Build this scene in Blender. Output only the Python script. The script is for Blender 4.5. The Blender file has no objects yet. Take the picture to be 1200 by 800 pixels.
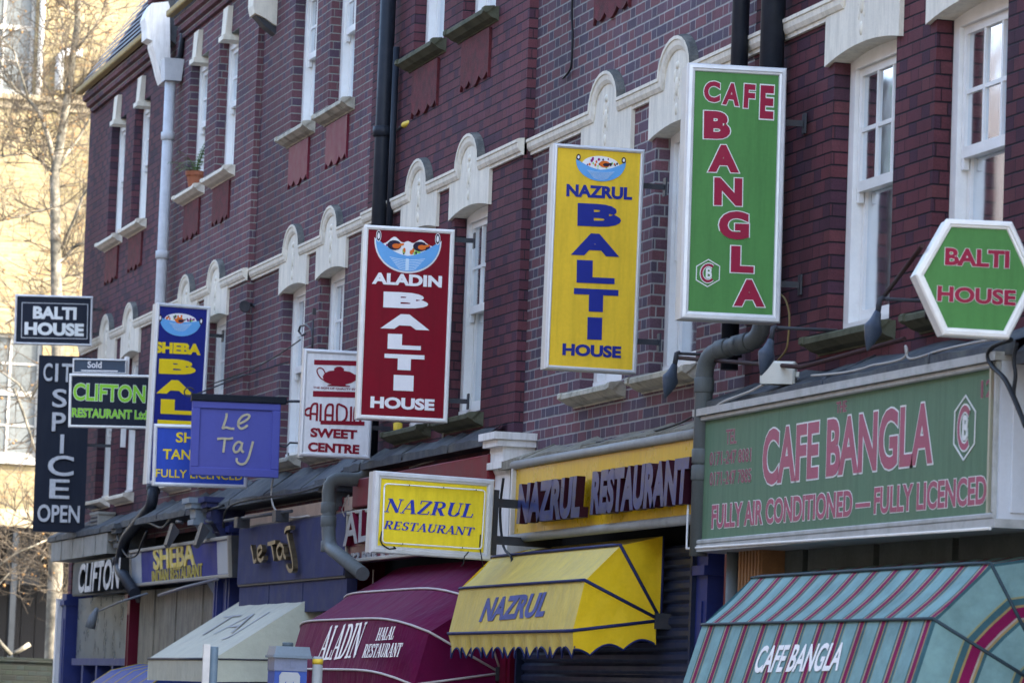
import bpy, math, random
from mathutils import Vector, Matrix, noise

scene = bpy.context.scene
COL = scene.collection
R = math.radians

# ------------------------------------------------------------------ camera
EYE = 1.65
FPX, CX, CY = 4600.0, 600.0, 400.0            # long lens, photo 1200 px wide
_d = Vector((-1280/FPX, -370/FPX, 1)).normalized()             # street direction seen by the lens
_u = Vector((.038, 1, (370 + 1280*.038)/FPX)).normalized()     # world up seen by the lens
_x = _d.cross(_u)
if _x.x < 0: _x = -_x
CAMROWS = (_x, _d, _u)
def camvec(v): return Vector((_x.dot(v), _d.dot(v), _u.dot(v)))
cam_d = bpy.data.cameras.new('camera'); cam = bpy.data.objects.new('camera', cam_d); COL.objects.link(cam)
_r, _up, _f = camvec(Vector((1, 0, 0))), camvec(Vector((0, 1, 0))), camvec(Vector((0, 0, 1)))
cam.matrix_world = Matrix(((_r.x, _up.x, -_f.x, 0), (_r.y, _up.y, -_f.y, 0), (_r.z, _up.z, -_f.z, EYE), (0, 0, 0, 1)))
cam_d.sensor_width = 36; cam_d.lens = 36*FPX/1200
cam_d.clip_start = .5; cam_d.clip_end = 3000
cam_d.dof.use_dof = True; cam_d.dof.focus_distance = 27.0; cam_d.dof.aperture_fstop = 6.3
scene.camera = cam

# ------------------------------------------------------------------ light
SUN_EL, SUN_AZ = 36.0, 130.0       # azimuth from +Y towards +X: behind the camera on the right
w = bpy.data.worlds.new('World'); scene.world = w; w.use_nodes = True
nt = w.node_tree; bg = nt.nodes['Background']
sky = nt.nodes.new('ShaderNodeTexSky'); sky.sky_type = 'NISHITA'; sky.sun_disc = False
sky.sun_elevation = R(SUN_EL); sky.sun_rotation = R(SUN_AZ); sky.air_density = 1.0; sky.dust_density = 3.0; sky.ozone_density = .6
nt.links.new(sky.outputs[0], bg.inputs[0]); bg.inputs[1].default_value = .15
sun_d = bpy.data.lights.new('sun', 'SUN'); sun_d.energy = 2.0; sun_d.angle = R(.5); sun_d.color = (1.0, .90, .74)
sun = bpy.data.objects.new('sun', sun_d); COL.objects.link(sun)
_s = Vector((math.sin(R(SUN_AZ))*math.cos(R(SUN_EL)), math.cos(R(SUN_AZ))*math.cos(R(SUN_EL)), math.sin(R(SUN_EL))))
sun.rotation_euler = _s.to_track_quat('Z', 'Y').to_euler(); sun.location = (20, -20, 30)
scene.view_settings.view_transform = 'Standard'; scene.view_settings.look = 'None'
scene.view_settings.gamma = 1; scene.view_settings.use_curve_mapping = False
scene.view_settings.exposure = 2.8
scene.cycles.max_bounces = 8; scene.cycles.transparent_max_bounces = 12
scene.cycles.sample_clamp_indirect = 6

# ------------------------------------------------------------------ rays through the photograph
def ray(px, py): return camvec(Vector(((px-CX)/FPX, -(py-CY)/FPX, 1)))
O = Vector((0, 0, EYE))
def atX(px, py, X):
    v = ray(px, py); return O + v*(X/v.x)
def atY(px, py, Y):
    v = ray(px, py); return O + v*(Y/v.y)
class Frame:
    """a plane in the world: a to the right, b upwards, n out of it towards the viewer"""
    def __init__(s, o, ex, ez):
        s.o = Vector(o); s.ex = Vector(ex).normalized()
        ez = Vector(ez); s.ez = (ez - s.ex*ez.dot(s.ex)).normalized(); s.n = s.ex.cross(s.ez)
    def hit(s, px, py):
        v = ray(px, py); q = O + v*(s.n.dot(s.o-O)/s.n.dot(v)) - s.o
        return q.dot(s.ex), q.dot(s.ez)
    def P(s, a, b, h=0): return s.o + s.ex*a + s.ez*b + s.n*h
    def matrix(s):
        y = -s.n
        return Matrix(((s.ex.x, y.x, s.ez.x, s.o.x), (s.ex.y, y.y, s.ez.y, s.o.y), (s.ex.z, y.z, s.ez.z, s.o.z), (0, 0, 0, 1)))

# ------------------------------------------------------------------ objects
WM = {}
def thing(name, label, cat, M=None, group=None):
    o = bpy.data.objects.new(name, None); COL.objects.link(o); o.empty_display_size = .1
    M = M or Matrix(); o.matrix_world = M; WM[o.name] = M.copy()
    o['label'] = label; o['category'] = cat
    if group: o['group'] = group
    return o
def tag(o, label, cat, group=None):
    o['label'] = label; o['category'] = cat
    if group: o['group'] = group
    return o
def wm(o): return WM[o.name]

class MB:
    def __init__(s): s.v = []; s.f = []; s.m = []; s.sm = []
    def add(s, vs, fs, mi=0, smooth=False):
        n = len(s.v); s.v += [Vector(q) for q in vs]
        for f in fs: s.f.append([i+n for i in f]); s.m.append(mi); s.sm.append(smooth)
    def quad(s, a, b, c, d, mi=0): s.add([a, b, c, d], [(0, 1, 2, 3)], mi)
    def box(s, p, q, mi=0):
        x0, y0, z0 = (min(a, b) for a, b in zip(p, q)); x1, y1, z1 = (max(a, b) for a, b in zip(p, q))
        s.add([(x0,y0,z0),(x1,y0,z0),(x1,y1,z0),(x0,y1,z0),(x0,y0,z1),(x1,y0,z1),(x1,y1,z1),(x0,y1,z1)],
              [(0,3,2,1),(4,5,6,7),(0,1,5,4),(1,2,6,5),(2,3,7,6),(3,0,4,7)], mi)
    def fbox(s, F, a0, a1, b0, b1, h0, h1, mi=0, bev=0):
        e = bev
        vs = [F.P(a, b, h0) for a, b in ((a0,b0),(a1,b0),(a1,b1),(a0,b1))]
        vs += [F.P(a, b, h1-e) for a, b in ((a0,b0),(a1,b0),(a1,b1),(a0,b1))]
        fs = [(3,2,1,0),(0,1,5,4),(1,2,6,5),(2,3,7,6),(3,0,4,7)]
        if e:
            vs += [F.P(a, b, h1) for a, b in ((a0+e,b0+e),(a1-e,b0+e),(a1-e,b1-e),(a0+e,b1-e))]
            fs += [(4,5,9,8),(5,6,10,9),(6,7,11,10),(7,4,8,11),(8,9,10,11)]
        else: fs.append((4,5,6,7))
        s.add(vs, fs, mi)
    def prism(s, base, top, mi=0, mside=None):
        """two matching rings of points (world)"""
        n = len(base); ms = mi if mside is None else mside
        k = len(s.v); s.v += [Vector(q) for q in base] + [Vector(q) for q in top]
        s.f.append([k+n+i for i in range(n)]); s.m.append(mi); s.sm.append(False)
        s.f.append([k+i for i in reversed(range(n))]); s.m.append(ms); s.sm.append(False)
        for i in range(n):
            j = (i+1) % n; s.f.append([k+i, k+j, k+n+j, k+n+i]); s.m.append(ms); s.sm.append(False)
    def fpoly(s, F, pts, h0, h1, mi=0, mside=None):
        A = sum(pts[i][0]*pts[(i+1) % len(pts)][1]-pts[(i+1) % len(pts)][0]*pts[i][1] for i in range(len(pts)))
        if A < 0: pts = pts[::-1]
        s.prism([F.P(a, b, h0) for a, b in pts], [F.P(a, b, h1) for a, b in pts], mi, mside)
    def tube(s, pts, r, n=8, mi=0, cap=True):
        pts = [Vector(p) for p in pts]; k = len(pts)
        rs = r if isinstance(r, (list, tuple)) else [r]*k
        base = len(s.v); ref = None
        for i, p in enumerate(pts):
            t = (pts[min(i+1, k-1)]-pts[max(i-1, 0)]).normalized()
            if ref is None:
                ref = Vector((0, 0, 1)) if abs(t.z) < .9 else Vector((1, 0, 0))
            a = (ref - t*ref.dot(t)).normalized(); b = t.cross(a); ref = a
            for j in range(n):
                an = 2*math.pi*j/n; s.v.append(p + (a*math.cos(an)+b*math.sin(an))*rs[i])
        for i in range(k-1):
            for j in range(n):
                j2 = (j+1) % n
                s.f.append([base+i*n+j, base+i*n+j2, base+(i+1)*n+j2, base+(i+1)*n+j]); s.m.append(mi); s.sm.append(n > 4)
        if cap:
            s.f.append([base+j for j in reversed(range(n))]); s.m.append(mi); s.sm.append(False)
            s.f.append([base+(k-1)*n+j for j in range(n)]); s.m.append(mi); s.sm.append(False)
    def rings(s, rings, mi=0, closed=True, caps=True, smooth=False, mis=None):
        """list of rings (lists of world points) joined by quads"""
        n = len(rings[0]); base = len(s.v)
        for r_ in rings: s.v += [Vector(p) for p in r_]
        for i in range(len(rings)-1):
            for j in range(n if closed else n-1):
                j2 = (j+1) % n
                s.f.append([base+i*n+j, base+i*n+j2, base+(i+1)*n+j2, base+(i+1)*n+j]); s.m.append(mis[i] if mis else mi); s.sm.append(smooth)
        if caps and closed:
            s.f.append([base+j for j in reversed(range(n))]); s.m.append(mi); s.sm.append(False)
            s.f.append([base+(len(rings)-1)*n+j for j in range(n)]); s.m.append(mi); s.sm.append(False)
    def build(s, name, mats, parent=None):
        me = bpy.data.meshes.new(name)
        inv = wm(parent).inverted() if parent is not None else Matrix()
        me.from_pydata([inv @ q for q in s.v], [], s.f)
        for m in (mats if isinstance(mats, (list, tuple)) else [mats]): me.materials.append(m)
        for p, mi, sm in zip(me.polygons, s.m, s.sm): p.material_index = mi; p.use_smooth = sm
        me.update()
        o = bpy.data.objects.new(name, me); COL.objects.link(o)
        if parent is not None:
            o.parent = parent; WM[o.name] = wm(parent).copy()
        else: WM[o.name] = Matrix()
        return o
def struct(name, mb, mats):
    o = mb.build(name, mats); o['kind'] = 'structure'; return o

# ------------------------------------------------------------------ materials
class NB:
    def __init__(s, name):
        s.mat = bpy.data.materials.new(name); s.mat.use_nodes = True; s.t = s.mat.node_tree
        s.b = s.t.nodes['Principled BSDF']
    def n(s, typ, **kw):
        q = s.t.nodes.new(typ)
        for k, v in kw.items(): setattr(q, k, v)
        return q
    def L(s, a, b): s.t.links.new(a, b)
    def math(s, op, a, b=None, c=None):
        q = s.n('ShaderNodeMath', operation=op)
        for i, v in enumerate((a, b, c)):
            if v is None: continue
            if isinstance(v, (int, float)): q.inputs[i].default_value = v
            else: s.L(v, q.inputs[i])
        return q.outputs[0]
    def mix(s, fac, a, b, mode='MIX'):
        q = s.n('ShaderNodeMix', data_type='RGBA', blend_type=mode)
        for sock, v in ((q.inputs[0], fac), (q.inputs[6], a), (q.inputs[7], b)):
            if isinstance(v, (int, float)): sock.default_value = v
            elif isinstance(v, (tuple, list)): sock.default_value = (*v[:3], 1)
            else: s.L(v, sock)
        return q.outputs[2]
    def noise(s, scale, detail=3, rough=.55, vec=None, out=0):
        q = s.n('ShaderNodeTexNoise'); q.inputs['Scale'].default_value = scale; q.inputs['Detail'].default_value = detail; q.inputs['Roughness'].default_value = rough
        if vec is not None: s.L(vec, q.inputs['Vector'])
        return q.outputs[out]
    def ramp(s, fac, stops):
        q = s.n('ShaderNodeValToRGB'); el = q.color_ramp.elements
        while len(el) < len(stops): el.new(.5)
        for e, (p, c) in zip(el, stops): e.position = p; e.color = (*c, 1) if isinstance(c, (tuple, list)) else (c, c, c, 1)
        s.L(fac, q.inputs[0]); return q.outputs[0]
    def obj(s): return s.n('ShaderNodeTexCoord').outputs['Object']
    def bump(s, h, strength=.3, dist=.01):
        q = s.n('ShaderNodeBump'); q.inputs['Strength'].default_value = strength; q.inputs['Distance'].default_value = dist
        s.L(h, q.inputs['Height']); s.L(q.outputs[0], s.b.inputs['Normal'])
    def set(s, **kw):
        for k, v in kw.items(): s.b.inputs[k.replace('_', ' ')].default_value = v

MC = {}
def M_(name, col, rough=.6, var=.12, scale=6., grime=0., gcol=(.05, .05, .05), bump=0., metal=0., streak=False, spec=.2):
    """a painted or weathered surface: slow colour drift, fine speckle, optional grime patches or run marks"""
    if name in MC: return MC[name]
    k = NB(name); v = k.obj()
    n1 = k.noise(scale, 4, .6, v); n2 = k.noise(scale*14, 2, .6, v)
    f = k.math('ADD', k.math('MULTIPLY', n1, .65), k.math('MULTIPLY', n2, .35))
    lo = tuple(c*(1-var*1.6) for c in col); hi = tuple(min(1, c*(1+var*1.3)) for c in col)
    c = k.ramp(f, [(.28, lo), (.72, hi)])
    if grime > 0:
        vec = v
        if streak:
            mp = k.n('ShaderNodeMapping'); mp.inputs['Scale'].default_value = (6, 6, .7); k.L(v, mp.inputs[0]); vec = mp.outputs[0]
        g = k.ramp(k.noise(scale*.8 if not streak else 3., 5, .68, vec), [(.45, 0.), (.75, 1.)])
        c = k.mix(k.math('MULTIPLY', g, grime), c, gcol)
    k.L(c, k.b.inputs['Base Color'])
    k.L(k.ramp(n1, [(.2, max(0, rough-.1)), (.8, min(1, rough+.1))]), k.b.inputs['Roughness'])
    k.set(Metallic=metal, Specular_IOR_Level=spec)
    if 'canvas' in name:
        mp = k.n('ShaderNodeMapping'); mp.inputs['Scale'].default_value = (1.2, 2.6, 1.2); k.L(v, mp.inputs[0])
        k.bump(k.math('ADD', k.noise(2.2, 3, .55, mp.outputs[0]), k.math('MULTIPLY', n2, .04)), .55, .06)
    elif bump: k.bump(n2, bump, .004)
    MC[name] = k.mat; return k.mat

def brick(name, cols, mortar, mw=.010, hdr=(.05, .03, .05), hdr_p=.45, vert=1.0, bond='flemish', grime=.35, val=1.0):
    """courses of 75 mm, stretchers and headers, worked out from object coordinates"""
    k = NB(name); v = k.obj()
    wob = k.n('ShaderNodeVectorMath', operation='MULTIPLY_ADD'); nz = k.noise(9., 2, .5, v, 1)
    k.L(nz, wob.inputs[0]); wob.inputs[1].default_value = (.006, .006, .006); k.L(v, wob.inputs[2])
    sp = k.n('ShaderNodeSeparateXYZ'); k.L(wob.outputs[0], sp.inputs[0])
    u = k.math('ADD', sp.outputs[1], sp.outputs[0]); z = k.math('DIVIDE', sp.outputs[2], .075)
    row = k.math('FLOOR', z); fz = k.math('FRACT', z)
    rr = k.n('ShaderNodeTexWhiteNoise', noise_dimensions='1D'); k.L(row, rr.inputs['W'])
    up = k.math('ADD', k.math('ADD', k.math('DIVIDE', u, .3375), k.math('MULTIPLY', k.math('MODULO', row, 2.), .5)), k.math('MULTIPLY', rr.outputs[0], .08))
    ub = k.math('FLOOR', up); fu = k.math('FRACT', up)
    ish = k.math('GREATER_THAN', fu, .667)
    dv = k.math('MULTIPLY', k.math('MINIMUM', k.math('MINIMUM', fu, k.math('SUBTRACT', 1., fu)), k.math('ABSOLUTE', k.math('SUBTRACT', fu, .667))), .3375)
    dh = k.math('MULTIPLY', k.math('MINIMUM', fz, k.math('SUBTRACT', 1., fz)), .075)
    def edge(d, wd):
        q = k.n('ShaderNodeMapRange', interpolation_type='SMOOTHSTEP'); q.inputs[1].default_value = wd*.35; q.inputs[2].default_value = wd*.75
        q.inputs[3].default_value = 1; q.inputs[4].default_value = 0; k.L(d, q.inputs[0]); return q.outputs[0]
    mv = k.math('MULTIPLY', edge(dv, mw*.8), vert); mh = edge(dh, mw)
    mort = k.math('MAXIMUM', mv, mh)
    cv = k.n('ShaderNodeCombineXYZ'); k.L(k.math('ADD', ub, k.math('MULTIPLY', ish, .5)), cv.inputs[0]); k.L(row, cv.inputs[1])
    wn = k.n('ShaderNodeTexWhiteNoise', noise_dimensions='3D'); k.L(cv.outputs[0], wn.inputs['Vector'])
    wn2 = k.n('ShaderNodeTexWhiteNoise', noise_dimensions='4D'); k.L(cv.outputs[0], wn2.inputs['Vector']); wn2.inputs['W'].default_value = 7.3
    n = len(cols)
    base = k.ramp(wn.outputs[0], [(i/(n-1), c) for i, c in enumerate(cols)])
    burnt = k.math('MULTIPLY', k.math('LESS_THAN', wn2.outputs[0], k.math('ADD', k.math('MULTIPLY', ish, hdr_p), .10)), .8)
    c = k.mix(burnt, base, hdr)
    fine = k.noise(120., 3, .7, v); c = k.mix(.55, c, k.ramp(fine, [(.25, .45), (.75, 1.25)]), 'MULTIPLY')
    mc = k.mix(k.math('MULTIPLY', k.noise(5., 3, .6, v), .7), mortar, tuple(x*.45 for x in mortar))
    c = k.mix(mort, c, mc)
    g = k.ramp(k.noise(1.1, 6, .7, v), [(.42, 0.), (.75, 1.)])
    c = k.mix(k.math('MULTIPLY', g, grime), c, (.022, .020, .024))
    mp = k.n('ShaderNodeMapping'); mp.inputs['Scale'].default_value = (2.2, 2.2, .16); k.L(v, mp.inputs[0])
    stn = k.ramp(k.noise(1.6, 5, .7, mp.outputs[0]), [(.52, 0.), (.72, 1.)]); c = k.mix(k.math('MULTIPLY', stn, grime*.8), c, (.030, .026, .030))
    pt = k.ramp(k.noise(.55, 2, .5, v), [(.35, .72), (.65, 1.18)]); c = k.mix(1., c, pt, 'MULTIPLY')
    k.L(c, k.b.inputs['Base Color']); k.set(Roughness=.85, Specular_IOR_Level=.12)
    hgt = k.math('ADD', k.math('SUBTRACT', 1., mort), k.math('MULTIPLY', fine, .35))
    k.bump(hgt, .7, .006)
    return k.mat

RED = [(0.1137, 0.0400, 0.0503), (0.1438, 0.0469, 0.0558), (0.1253, 0.0455, 0.0598), (0.1601, 0.0566, 0.0626)]
B_RED = brick('brick_dark_pointing', RED, (0.0186, 0.0179, 0.0245), .0085, (0.0719, 0.0359, 0.0571), .35, .7, grime=.45)
B_RED2 = brick('brick_oxblood', [(0.1206, 0.0469, 0.0598), (0.1531, 0.0566, 0.0666), (0.1346, 0.0538, 0.0721)], (0.0313, 0.0317, 0.0408), .009, (0.0789, 0.0428, 0.0653), .3, .7, grime=.45)
B_PALE = brick('brick_pale_pointing', [(.180, .088, .104), (.215, .098, .110), (.165, .094, .118), (.142, .098, .130)], (.43, .42, .405), .011, (.098, .088, .122), .55, 1.0, grime=.40)
B_MID = brick('brick_grey_pointing', [(0.1462, 0.0690, 0.0843), (0.1786, 0.0800, 0.0898), (0.1578, 0.0745, 0.0979)], (0.3364, 0.3657, 0.3264), .0085, (0.0951, 0.0690, 0.1006), .4, .6, grime=.45)
B_END = brick('brick_end_house', [(0.1206, 0.0524, 0.0680), (0.1508, 0.0621, 0.0734), (0.1067, 0.0524, 0.0734)], (0.0394, 0.0414, 0.0517), .009, (0.0603, 0.0428, 0.0626), .4, .6, grime=.45)  # purple-red brick with dark joints, for the end house
B_STOCK = brick('brick_yellow_stock', [(.265, .215, .115), (.325, .265, .15), (.22, .18, .095), (.35, .29, .175)], (.30, .265, .19), .014, (.30, .2, .1), .15, .7, grime=.12)
B_GARDEN = brick('brick_green_black', [(.014, .022, .019), (.022, .030, .025), (.015, .018, .018)], (.024, .027, .025), .012, (.02, .03, .03), .4, .7)

STONE = M_('painted_stone', (.73, .685, .57), .75, .08, 6, .55, (.38, .36, .30), .3, streak=True)
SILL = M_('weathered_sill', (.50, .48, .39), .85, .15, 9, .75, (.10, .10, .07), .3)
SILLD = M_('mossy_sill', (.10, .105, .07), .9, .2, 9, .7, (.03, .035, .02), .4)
LEAD = M_('dark_lead', (.060, .068, .080), .7, .35, 7, .7, (.15, .16, .14), .4)
WHITE = M_('white_gloss_paint', (.80, .80, .77), .35, .04, 7, .25, (.52, .50, .44), .05)
WHITEW = M_('white_flaking_paint', (.76, .76, .74), .5, .06, 10, .5, (.36, .34, .29), .2, streak=True)
TERRA = M_('terracotta', (.115, .024, .030), .8, .35, 14, .8, (.03, .013, .014), .5)
TERRAP = M_('painted_terracotta', (.15, .016, .034), .6, .1, 8, .25, (.09, .015, .02), .1)
PIPEB = M_('black_iron', (.014, .018, .026), .45, .2, 10, .2, (.05, .05, .06))
PIPEG = M_('grey_plastic_pipe', (.115, .132, .135), .45, .10, 6, .45, (.08, .09, .08), streak=True)
PIPEW = M_('pale_grey_pipe', (.50, .52, .54), .55, .08, 8, .35, (.28, .29, .30))
ALU = M_('anodised_frame', (.62, .64, .66), .38, .05, 10, .25, (.34, .35, .36), metal=.25)
ALUW = M_('cream_cabinet', (.60, .58, .52), .5, .07, 8, .35, (.38, .36, .31))
STEEL = M_('dark_steel', (.045, .05, .06), .5, .2, 12, .3, (.10, .06, .04))
RUST = M_('rusty_rod', (.045, .022, .022), .7, .3, 14)
WIRE = M_('black_cable', (.015, .017, .02), .5, .1)
WIREW = M_('pale_cable', (.42, .40, .36), .6, .1)
SLATE = M_('slate', (.085, .10, .125), .55, .3, 4, .3, (.16, .17, .18), .3)
GUTTER = M_('ochre_gutter', (.30, .21, .07), .6, .25, 8, .7, (.14, .11, .06))
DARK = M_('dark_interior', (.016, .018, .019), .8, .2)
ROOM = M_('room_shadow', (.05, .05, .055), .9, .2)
NET = M_('net_curtain', (.30, .34, .35), .9, .25, 4)
SHUT = M_('blue_black_shutter', (.018, .028, .065), .42, .15, 6, .3, (.05, .05, .06))
BLUEP = M_('blue_paint', (.022, .035, .16), .45, .12, 5, .3, (.05, .05, .09))
CRIM = M_('crimson_paint', (.12, .004, .023), .4, .10, 5, .25, (.07, .01, .02))
BOARD = M_('dirty_board', (.24, .225, .175), .8, .25, 4, .8, (.07, .065, .05), .1, streak=True)
LOUVRE = M_('tan_wood', (.24, .12, .05), .6, .2, 9)

def acrylic(name, col, rough=.32, grime=.42, gcol=None):
    return M_(name, col, .62, .07, 3., grime, gcol or tuple(c*.6 for c in col), .02, streak=True, spec=.18)
P_GREEN = acrylic('green_panel', (.075, .225, .062))
P_GREENF = acrylic('faded_green_panel', (.115, .205, .125), .35, .75, (.075, .145, .09))
P_YEL = acrylic('ochre_panel', (.80, .53, .035))
P_YELB = acrylic('lemon_panel', (.84, .66, .03))
P_YELG = M_('glossy_yellow_board', (.66, .40, .012), .30, .08, 3, .5, (.44, .24, .015), .0, streak=True, spec=.12)
P_RED = acrylic('maroon_panel', (.20, .002, .014))
P_WHITE = acrylic('white_panel', (.76, .77, .77))
P_NAVY = acrylic('royal_blue_panel', (.012, .020, .19))
P_BLUE = acrylic('mid_blue_panel', (.03, .075, .42))
P_BLACK = acrylic('blue_black_panel', (.010, .015, .028), .35, .2, (.03, .04, .06))
P_BLACK2 = acrylic('black_panel', (.008, .011, .018), .35, .2, (.03, .04, .05))
P_TAJ = M_('violet_blue_paint', (.085, .095, .36), .55, .06, 3, .35, (.06, .065, .27))
P_TAJF = M_('worn_blue_fascia', (.030, .036, .105), .8, .25, 5, .6, (.075, .08, .125), .1)
I_CRIM = M_('crimson_lettering', (.26, .002, .035), .4, .06)
I_CRIMF = M_('faded_crimson_lettering', (.36, .085, .145), .45, .15)
I_WHITE = M_('white_lettering', (.80, .80, .80), .4, .04)
I_WHITEG = M_('grey_white_lettering', (.50, .52, .54), .5, .2, 30)
I_OUT = M_('pale_outline', (.70, .73, .72), .45, .06)
I_BLUE = M_('blue_lettering', (.016, .028, .24), .4, .06)
I_BLUEB = M_('bright_blue_lettering', (.03, .05, .38), .4, .06)
I_YEL = M_('yellow_lettering', (.78, .58, .012), .4, .06)
I_MAR = M_('maroon_lettering', (.22, .004, .02), .4, .06)
I_LIME = M_('lime_lettering', (.24, .56, .03), .4, .06)
I_GOLD = M_('pale_gold_lettering', (.50, .45, .30), .45, .15, 30)
I_BRONZE = M_('bronze_lettering', (.10, .075, .045), .35, .3, 20, metal=.5)
I_NAZF = M_('blue_grey_letter_face', (.026, .040, .15), .35, .4, 14, .4, (.075, .09, .15))
I_NAZS = M_('dark_maroon_letter_side', (.028, .004, .012), .4, .2)
I_AWB = M_('faded_blue_print', (.10, .12, .30), .8, .15)
BOWLB = M_('bowl_blue', (.13, .38, .72), .4, .06)
BOWLL = M_('bowl_light', (.55, .72, .86), .4, .06)
ORANGE = M_('food_orange', (.70, .15, .015), .5, .1)
PURPLE = M_('food_purple', (.28, .01, .16), .5, .1)
LEAFG = M_('food_green', (.30, .60, .12), .5, .1)
INK = M_('ink_dark', (.018, .012, .035), .5, .1)
FAB_YEL = M_('yellow_canvas', (.84, .56, .015), .45, .06, 4, .25, (.55, .33, .03))
FAB_YELT = M_('weathered_skylit_canvas', (.62, .48, .12), .7, .12, 5, .6, (.46, .38, .17), .1, streak=True)  # greyed by wear, with the sky's reflection also put into the colour
FAB_MAR = M_('maroon_canvas', (.115, .003, .042), .7, .10, 4, .45, (.07, .006, .045), .1, spec=.12)
FAB_CREAM = M_('cream_canvas', (.48, .48, .39), .75, .08, 4, .45, (.30, .31, .28), .1)
FAB_CREAMS = M_('pale_cream_canvas', (.62, .64, .50), .7, .05, 4, .2, (.45, .46, .38))
FAB_BLUE = M_('blue_canvas', (.03, .055, .22), .6, .1)
TRIMB = M_('navy_piping', (.015, .022, .10), .6, .1)
TRIMG = M_('grey_green_piping', (.035, .06, .075), .6, .1)
TRIMW = M_('white_piping', (.55, .50, .48), .6, .1)

NETW = M_('white_net', (.52, .54, .53), .9, .3, 4); NETB = M_('grey_blind', (.17, .20, .21), .9, .3, 4)
def glass_mat():
    k = NB('window_glass'); t = k.t; t.nodes.remove(k.b)
    out = next(n for n in t.nodes if n.type == 'OUTPUT_MATERIAL')
    tr = k.n('ShaderNodeBsdfTransparent'); tr.inputs[0].default_value = (.72, .78, .78, 1)
    gl = k.n('ShaderNodeBsdfGlossy'); gl.inputs['Roughness'].default_value = .12; gl.inputs[0].default_value = (.8, .85, .9, 1)
    bp = k.n('ShaderNodeBump'); bp.inputs['Strength'].default_value = .25; bp.inputs['Distance'].default_value = .02; k.L(k.noise(2.2, 2, .5, k.obj()), bp.inputs['Height']); k.L(bp.outputs[0], gl.inputs['Normal'])
    fr = k.n('ShaderNodeFresnel'); fr.inputs[0].default_value = 1.30
    mx = k.n('ShaderNodeMixShader'); k.L(fr.outputs[0], mx.inputs[0]); k.L(tr.outputs[0], mx.inputs[1]); k.L(gl.outputs[0], mx.inputs[2]); k.L(mx.outputs[0], out.inputs[0])
    return k.mat
GLASS = glass_mat()
def stripe_mat(side=False):
    """turquoise canvas woven with crimson, ochre and white stripes along the street direction"""
    k = NB('striped_canvas_side' if side else 'striped_canvas'); v = k.obj(); sp = k.n('ShaderNodeSeparateXYZ'); k.L(v, sp.inputs[0])
    if side:
        at = k.n('ShaderNodeAttribute', attribute_name='stripe'); u = k.math('FRACT', k.math('ADD', k.math('DIVIDE', at.outputs['Fac'], .30), .36))
    else: u = k.math('FRACT', k.math('DIVIDE', sp.outputs[1], .30))
    st = [(0, (.05, .125, .15)), (.07, (.05, .125, .15)), (.075, (.33, .25, .11)), (.11, (.33, .25, .11)), (.115, (.21, .012, .075)), (.28, (.21, .012, .075)), (.285, (.38, .34, .30)), (.315, (.33, .25, .11)), (.355, (.05, .125, .15)), (.41, (.205, .355, .355)), (.93, (.205, .355, .355)), (.94, (.30, .30, .16)), (.97, (.05, .125, .15))]
    q = k.n('ShaderNodeValToRGB'); q.color_ramp.interpolation = 'CONSTANT'; el = q.color_ramp.elements
    while len(el) < len(st): el.new(.5)
    for e, (p, c) in zip(el, st): e.position = p; e.color = (*c, 1)
    k.L(u, q.inputs[0])
    c = k.mix(.8, q.outputs[0], k.ramp(k.noise(4, 6, .7, v), [(.3, .6), (.7, 1.15)]), 'MULTIPLY')
    k.L(c, k.b.inputs['Base Color']); k.set(Roughness=.8, Specular_IOR_Level=.1); k.bump(k.math('ADD', k.noise(3., 3, .55, v), k.math('MULTIPLY', k.noise(60, 2, .5, v), .05)), .5, .05)
    return k.mat
FAB_STR = stripe_mat(); FAB_STRS = stripe_mat(True)

# ------------------------------------------------------------------ lettering
_gl = {}
def glyphs(s, wgt, shear=0., sp=1.0):
    key = (s, round(wgt, 4), shear, sp)
    if key not in _gl:
        c = bpy.data.curves.new('t', 'FONT'); c.body = s; c.offset = wgt; c.extrude = .5; c.resolution_u = 4; c.shear = shear; c.space_character = sp
        o = bpy.data.objects.new('t', c); m = o.to_mesh()
        vs = [v.co.copy() for v in m.vertices]; fs = [tuple(p.vertices) for p in m.polygons]
        o.to_mesh_clear(); bpy.data.objects.remove(o); bpy.data.curves.remove(c)
        _gl[key] = (vs, fs)
    return _gl[key]
def T(mb, F, s, bl, br, tl, wgt=.02, mi=0, h0=.001, h1=.004, out=0., mo=None, shear=0., sp=1.0, ext=1.0, mside=None, local=False):
    """one line of lettering: its base from bl to br and its height to tl, given where they stand on the plane F"""
    if not local: bl, br, tl = F.hit(*bl), F.hit(*br), F.hit(*tl)
    bl, br, tl = (Vector(q) for q in (bl, br, tl))
    ux = (br-bl)*ext; uy = tl-bl
    if shear == 0 or True:
        n = Vector((-ux.y, ux.x)).normalized(); uy = n*uy.dot(n)          # upright letters on a straight base
    ref, _ = glyphs(s, wgt, shear, sp)
    x0 = min(v.x for v in ref); x1 = max(v.x for v in ref); y0 = min(v.y for v in ref); y1 = max(v.y for v in ref)
    def put(wg, a0, a1, m, ms):
        vs, fs = glyphs(s, wg, shear, sp); k = len(mb.v)
        for v in vs:
            q = bl + ux*((v.x-x0)/(x1-x0)) + uy*((v.y-y0)/(y1-y0)); mb.v.append(F.P(q.x, q.y, a0+(a1-a0)*(v.z+.5)))
        for f in fs:
            mb.f.append([i+k for i in f]); mb.sm.append(False)
            zz = [vs[i].z for i in f]; mb.m.append(m if min(zz) > .4 or ms is None else ms)
    if out > 0: put(wgt+out, h0*.5, (h0+h1)*.5, mo, None)
    put(wgt, h0, h1, mi, mside)

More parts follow.
